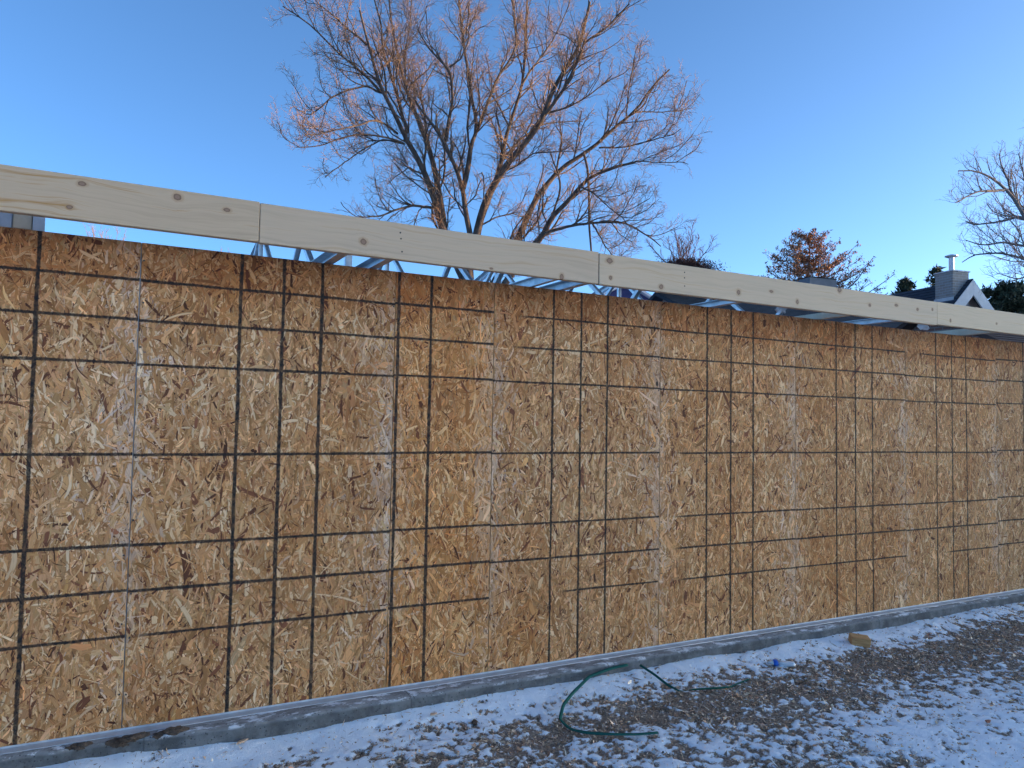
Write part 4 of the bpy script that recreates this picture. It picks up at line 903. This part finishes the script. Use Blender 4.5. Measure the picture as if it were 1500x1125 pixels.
# ================================================================== THINGS LYING IN THE YARD
gz = lambda x, y: float(ground_z(np.array([x]), np.array([y]))[0])
def ribbon(name, pts, wd, mat, label, cat):
    """pts: x, y, height above ground, twist of the band (radians)"""
    Q = resample([(x, y, gz(x, y) + h, tw) for x, y, h, tw in pts], 46); V = []
    for i in range(46):
        t = Q[min(i+1, 45), :3] - Q[max(i-1, 0), :3]; t /= np.linalg.norm(t); s = np.cross(t, (0, 0, 1)); s /= np.linalg.norm(s); u = np.cross(s, t); a = Q[i, 3]
        e = s*math.cos(a) + u*math.sin(a); nn = np.cross(e, t)
        for k in (-1, 1): V += [Q[i, :3] + e*k*wd/2 + nn*.0008, Q[i, :3] + e*k*wd/2 - nn*.0008]
    F = []
    for i in range(45):
        a, b = i*4, i*4 + 4; F += [(a, a+2, b+2, b), (a+1, b+1, b+3, a+3), (a, b, b+1, a+1), (a+2, a+3, b+3, b+2)]
    F += [(0, 1, 3, 2), (180, 182, 183, 181)]
    o = link(name, raw_mesh(name, np.array(V), F, True), mat); return tag(o, label, cat)
g = NG('green_strapping', .7); g.b.inputs['Specular IOR Level'].default_value = .08; g.col(g.mix(g.noise(g.obj(), 60, 2), (.012,.075,.062), (.025,.115,.095))); m_strap = g.m
ribbon('packing_strap', [(2.434,-.885,.022,.25), (2.33,-.862,.020,.3), (2.222,-.824,.022,.35), (2.114,-.754,.022,.5), (2.076,-.663,.022,.2), (2.09,-.547,.028,-.3), (2.179,-.438,.036,-.5), (2.30,-.335,.042,-.6), (2.50,-.205,.040,-.7), (2.68,-.165,.045,-.7), (2.80,-.160,.050,-.7)],
       .017, m_strap, 'dark green packing strap curled in an open loop on the snowy grass', 'strap')
ribbon('packing_strap', [(2.90,-.145,.028,-.6), (2.905,-.275,.026,-.6), (2.90,-.40,.024,-.5), (2.905,-.495,.018,0), (2.994,-.528,.018,1.1), (3.122,-.553,.016,1.2), (3.24,-.54,.012,1.2), (3.30,-.52,.008,1.2), (3.40,-.49,.004,1.2), (3.46,-.465,.004,1.2)],
       .014, m_strap, 'thin green strap piece bent to a corner, right of the open loop', 'strap')
# off-cut of lumber
g = NG('weathered_offcut', .75); o_ = g.obj(); gr = g.noise(g.scale(o_, (9, 70, 70)), 1, 4, .6)
g.col(g.ramp(gr, [(.3, (.36,.17,.065)), (.5, (.52,.27,.11)), (.7, (.62,.35,.15))])); g.bump(gr, .2, .002)
mb = MB(); mb.box((-.062,-.040,-.034), (.062,.040,.034), .003)
ob = link('lumber_offcut', raw_mesh('lumber_offcut', np.array(mb.v), mb.f), g.m, loc=(4.655, -.300, gz(4.655, -.300) + .026)); ob.rotation_euler = (.16, .10, -.62)
tag(ob, 'orange brown lumber off-cut lying on the snow beside the foundation', 'wood block')
# crushed water bottle with a blue band
bt = thing('plastic_bottle', (3.80, -.365, gz(3.80, -.365) + .014), 'crushed pale plastic bottle with a bright blue label band', 'bottle'); bt.rotation_euler = (math.pi/2, 0, 0)
def bottle_part(name, prof, mat, n=18):
    V = []; F = []; r = np.random.default_rng(5)
    for k, (h, rr) in enumerate(prof):
        for i in range(n):
            a = 2*math.pi*i/n; q = rr*(1 + .12*math.sin(3*a + h*40)); V.append((h, q*math.cos(a), q*math.sin(a)*.72))
    for k in range(len(prof)-1):
        for i in range(n): F.append((k*n+i, (k+1)*n+i, (k+1)*n+(i+1) % n, k*n+(i+1) % n))
    F.append(tuple(range(n))); F.append(tuple((len(prof)-1)*n+i for i in range(n))[::-1])
    o = link(name, raw_mesh(name, np.array(V), F, True), mat, bt); return o
g = NG('cloudy_plastic', .3); g.col((.70,.74,.78)); g.b.inputs['Transmission Weight'].default_value = .45; m_cl = g.m
bottle_part('bottle_body', [(.002,.020), (.02,.031), (.05,.030), (.08,.032), (.11,.029), (.13,.030), (.150,.020)], m_cl)
bottle_part('label_band', [(-.036,.031), (-.02,.034), (0,.034), (.0015,.030)], NG('blue_label', .4).col((.02,.12,.50)).m)
bottle_part('bottle_neck', [(-.085,.012), (-.070,.013), (-.055,.020), (-.037,.029)], m_cl)
bt.rotation_euler = (0.2, .05, -.55); bt.scale = (.72, .72, .72)
# thin splinters and a curled leaf
def chip(c, ln, wd, th, rot, mat, label, name='wood_chip', cat='wood chip'):
    mb = MB(); mb.add([(-ln/2,-wd*.2,0), (-ln*.1,-wd/2,.2*th), (ln/2,-wd*.15,th*.4), (ln*.35,wd*.3,th*.2), (-ln*.2,wd/2,0), (-ln/2,-wd*.2,th), (-ln*.1,-wd/2,th*1.3), (ln/2,-wd*.15,th*1.3), (ln*.35,wd*.3,th*1.2), (-ln*.2,wd/2,th)],
                      [(0,4,3,2,1), (5,6,7,8,9), (0,1,6,5), (1,2,7,6), (2,3,8,7), (3,4,9,8), (4,0,5,9)])
    o = link(name, raw_mesh(name, np.array(mb.v), mb.f), mat, loc=(c[0], c[1], gz(*c) + .006)); o.rotation_euler = (.15, .12, rot); tag(o, label, cat)
m_chip = m_mottled('fresh_chip', (.42,.27,.18), (.55,.38,.27), 40, .8, .2, .002)
chip((.64,-.175), .095, .018, .006, .75, m_chip, 'pinkish tan wood splinter on the snow near the mud clumps')
chip((4.05,-1.51), .055, .022, .006, .2, m_mottled('russet_leaf', (.24,.10,.06), (.32,.15,.09), 40, .8, .2, .002), 'russet wood chip on the open snow at lower right')
chip((1.535,-.245), .045, .020, .006, .3, m_chip, 'small tan wood chip on the snow below the middle of the wall')
tag(lump('earth_clod', (1.71, -.36, gz(1.71, -.36)), .020, m_mud, 81, 3, (1.3,.9,.5), 1, .6), 'small dark clod of earth on the snow between wall and curled strap', 'clod')

# ---- unseen houses added behind the camera to keep the low sun off the yard
for ap, ln, lb in (((43.4, -22.1, 6.6), 17.0, 'unseen house added to shade the yard, with a long brown shingle roof'), ((58.6, -9.6, 9.2), 7.0, 'taller unseen house added for its shade, further from the wall')):
    rr_, A4, d4, n4 = gable_house('shade_house', ap, 18, ln, 4.0, .55, lb, m_roofb, m_pink, group='unseen houses added for shade')
    for k in range(int(ln//4)):
        c4 = A4 + d4*(1.9 + 4*k) + n4*4.0
        mb = MB(); V4, F4 = obox(c4, .7, .03, GZ + 1.1, GZ + 2.4, d4, n4); mb.add(V4, F4); mb.build('shade_house_window', m_dark, rr_)
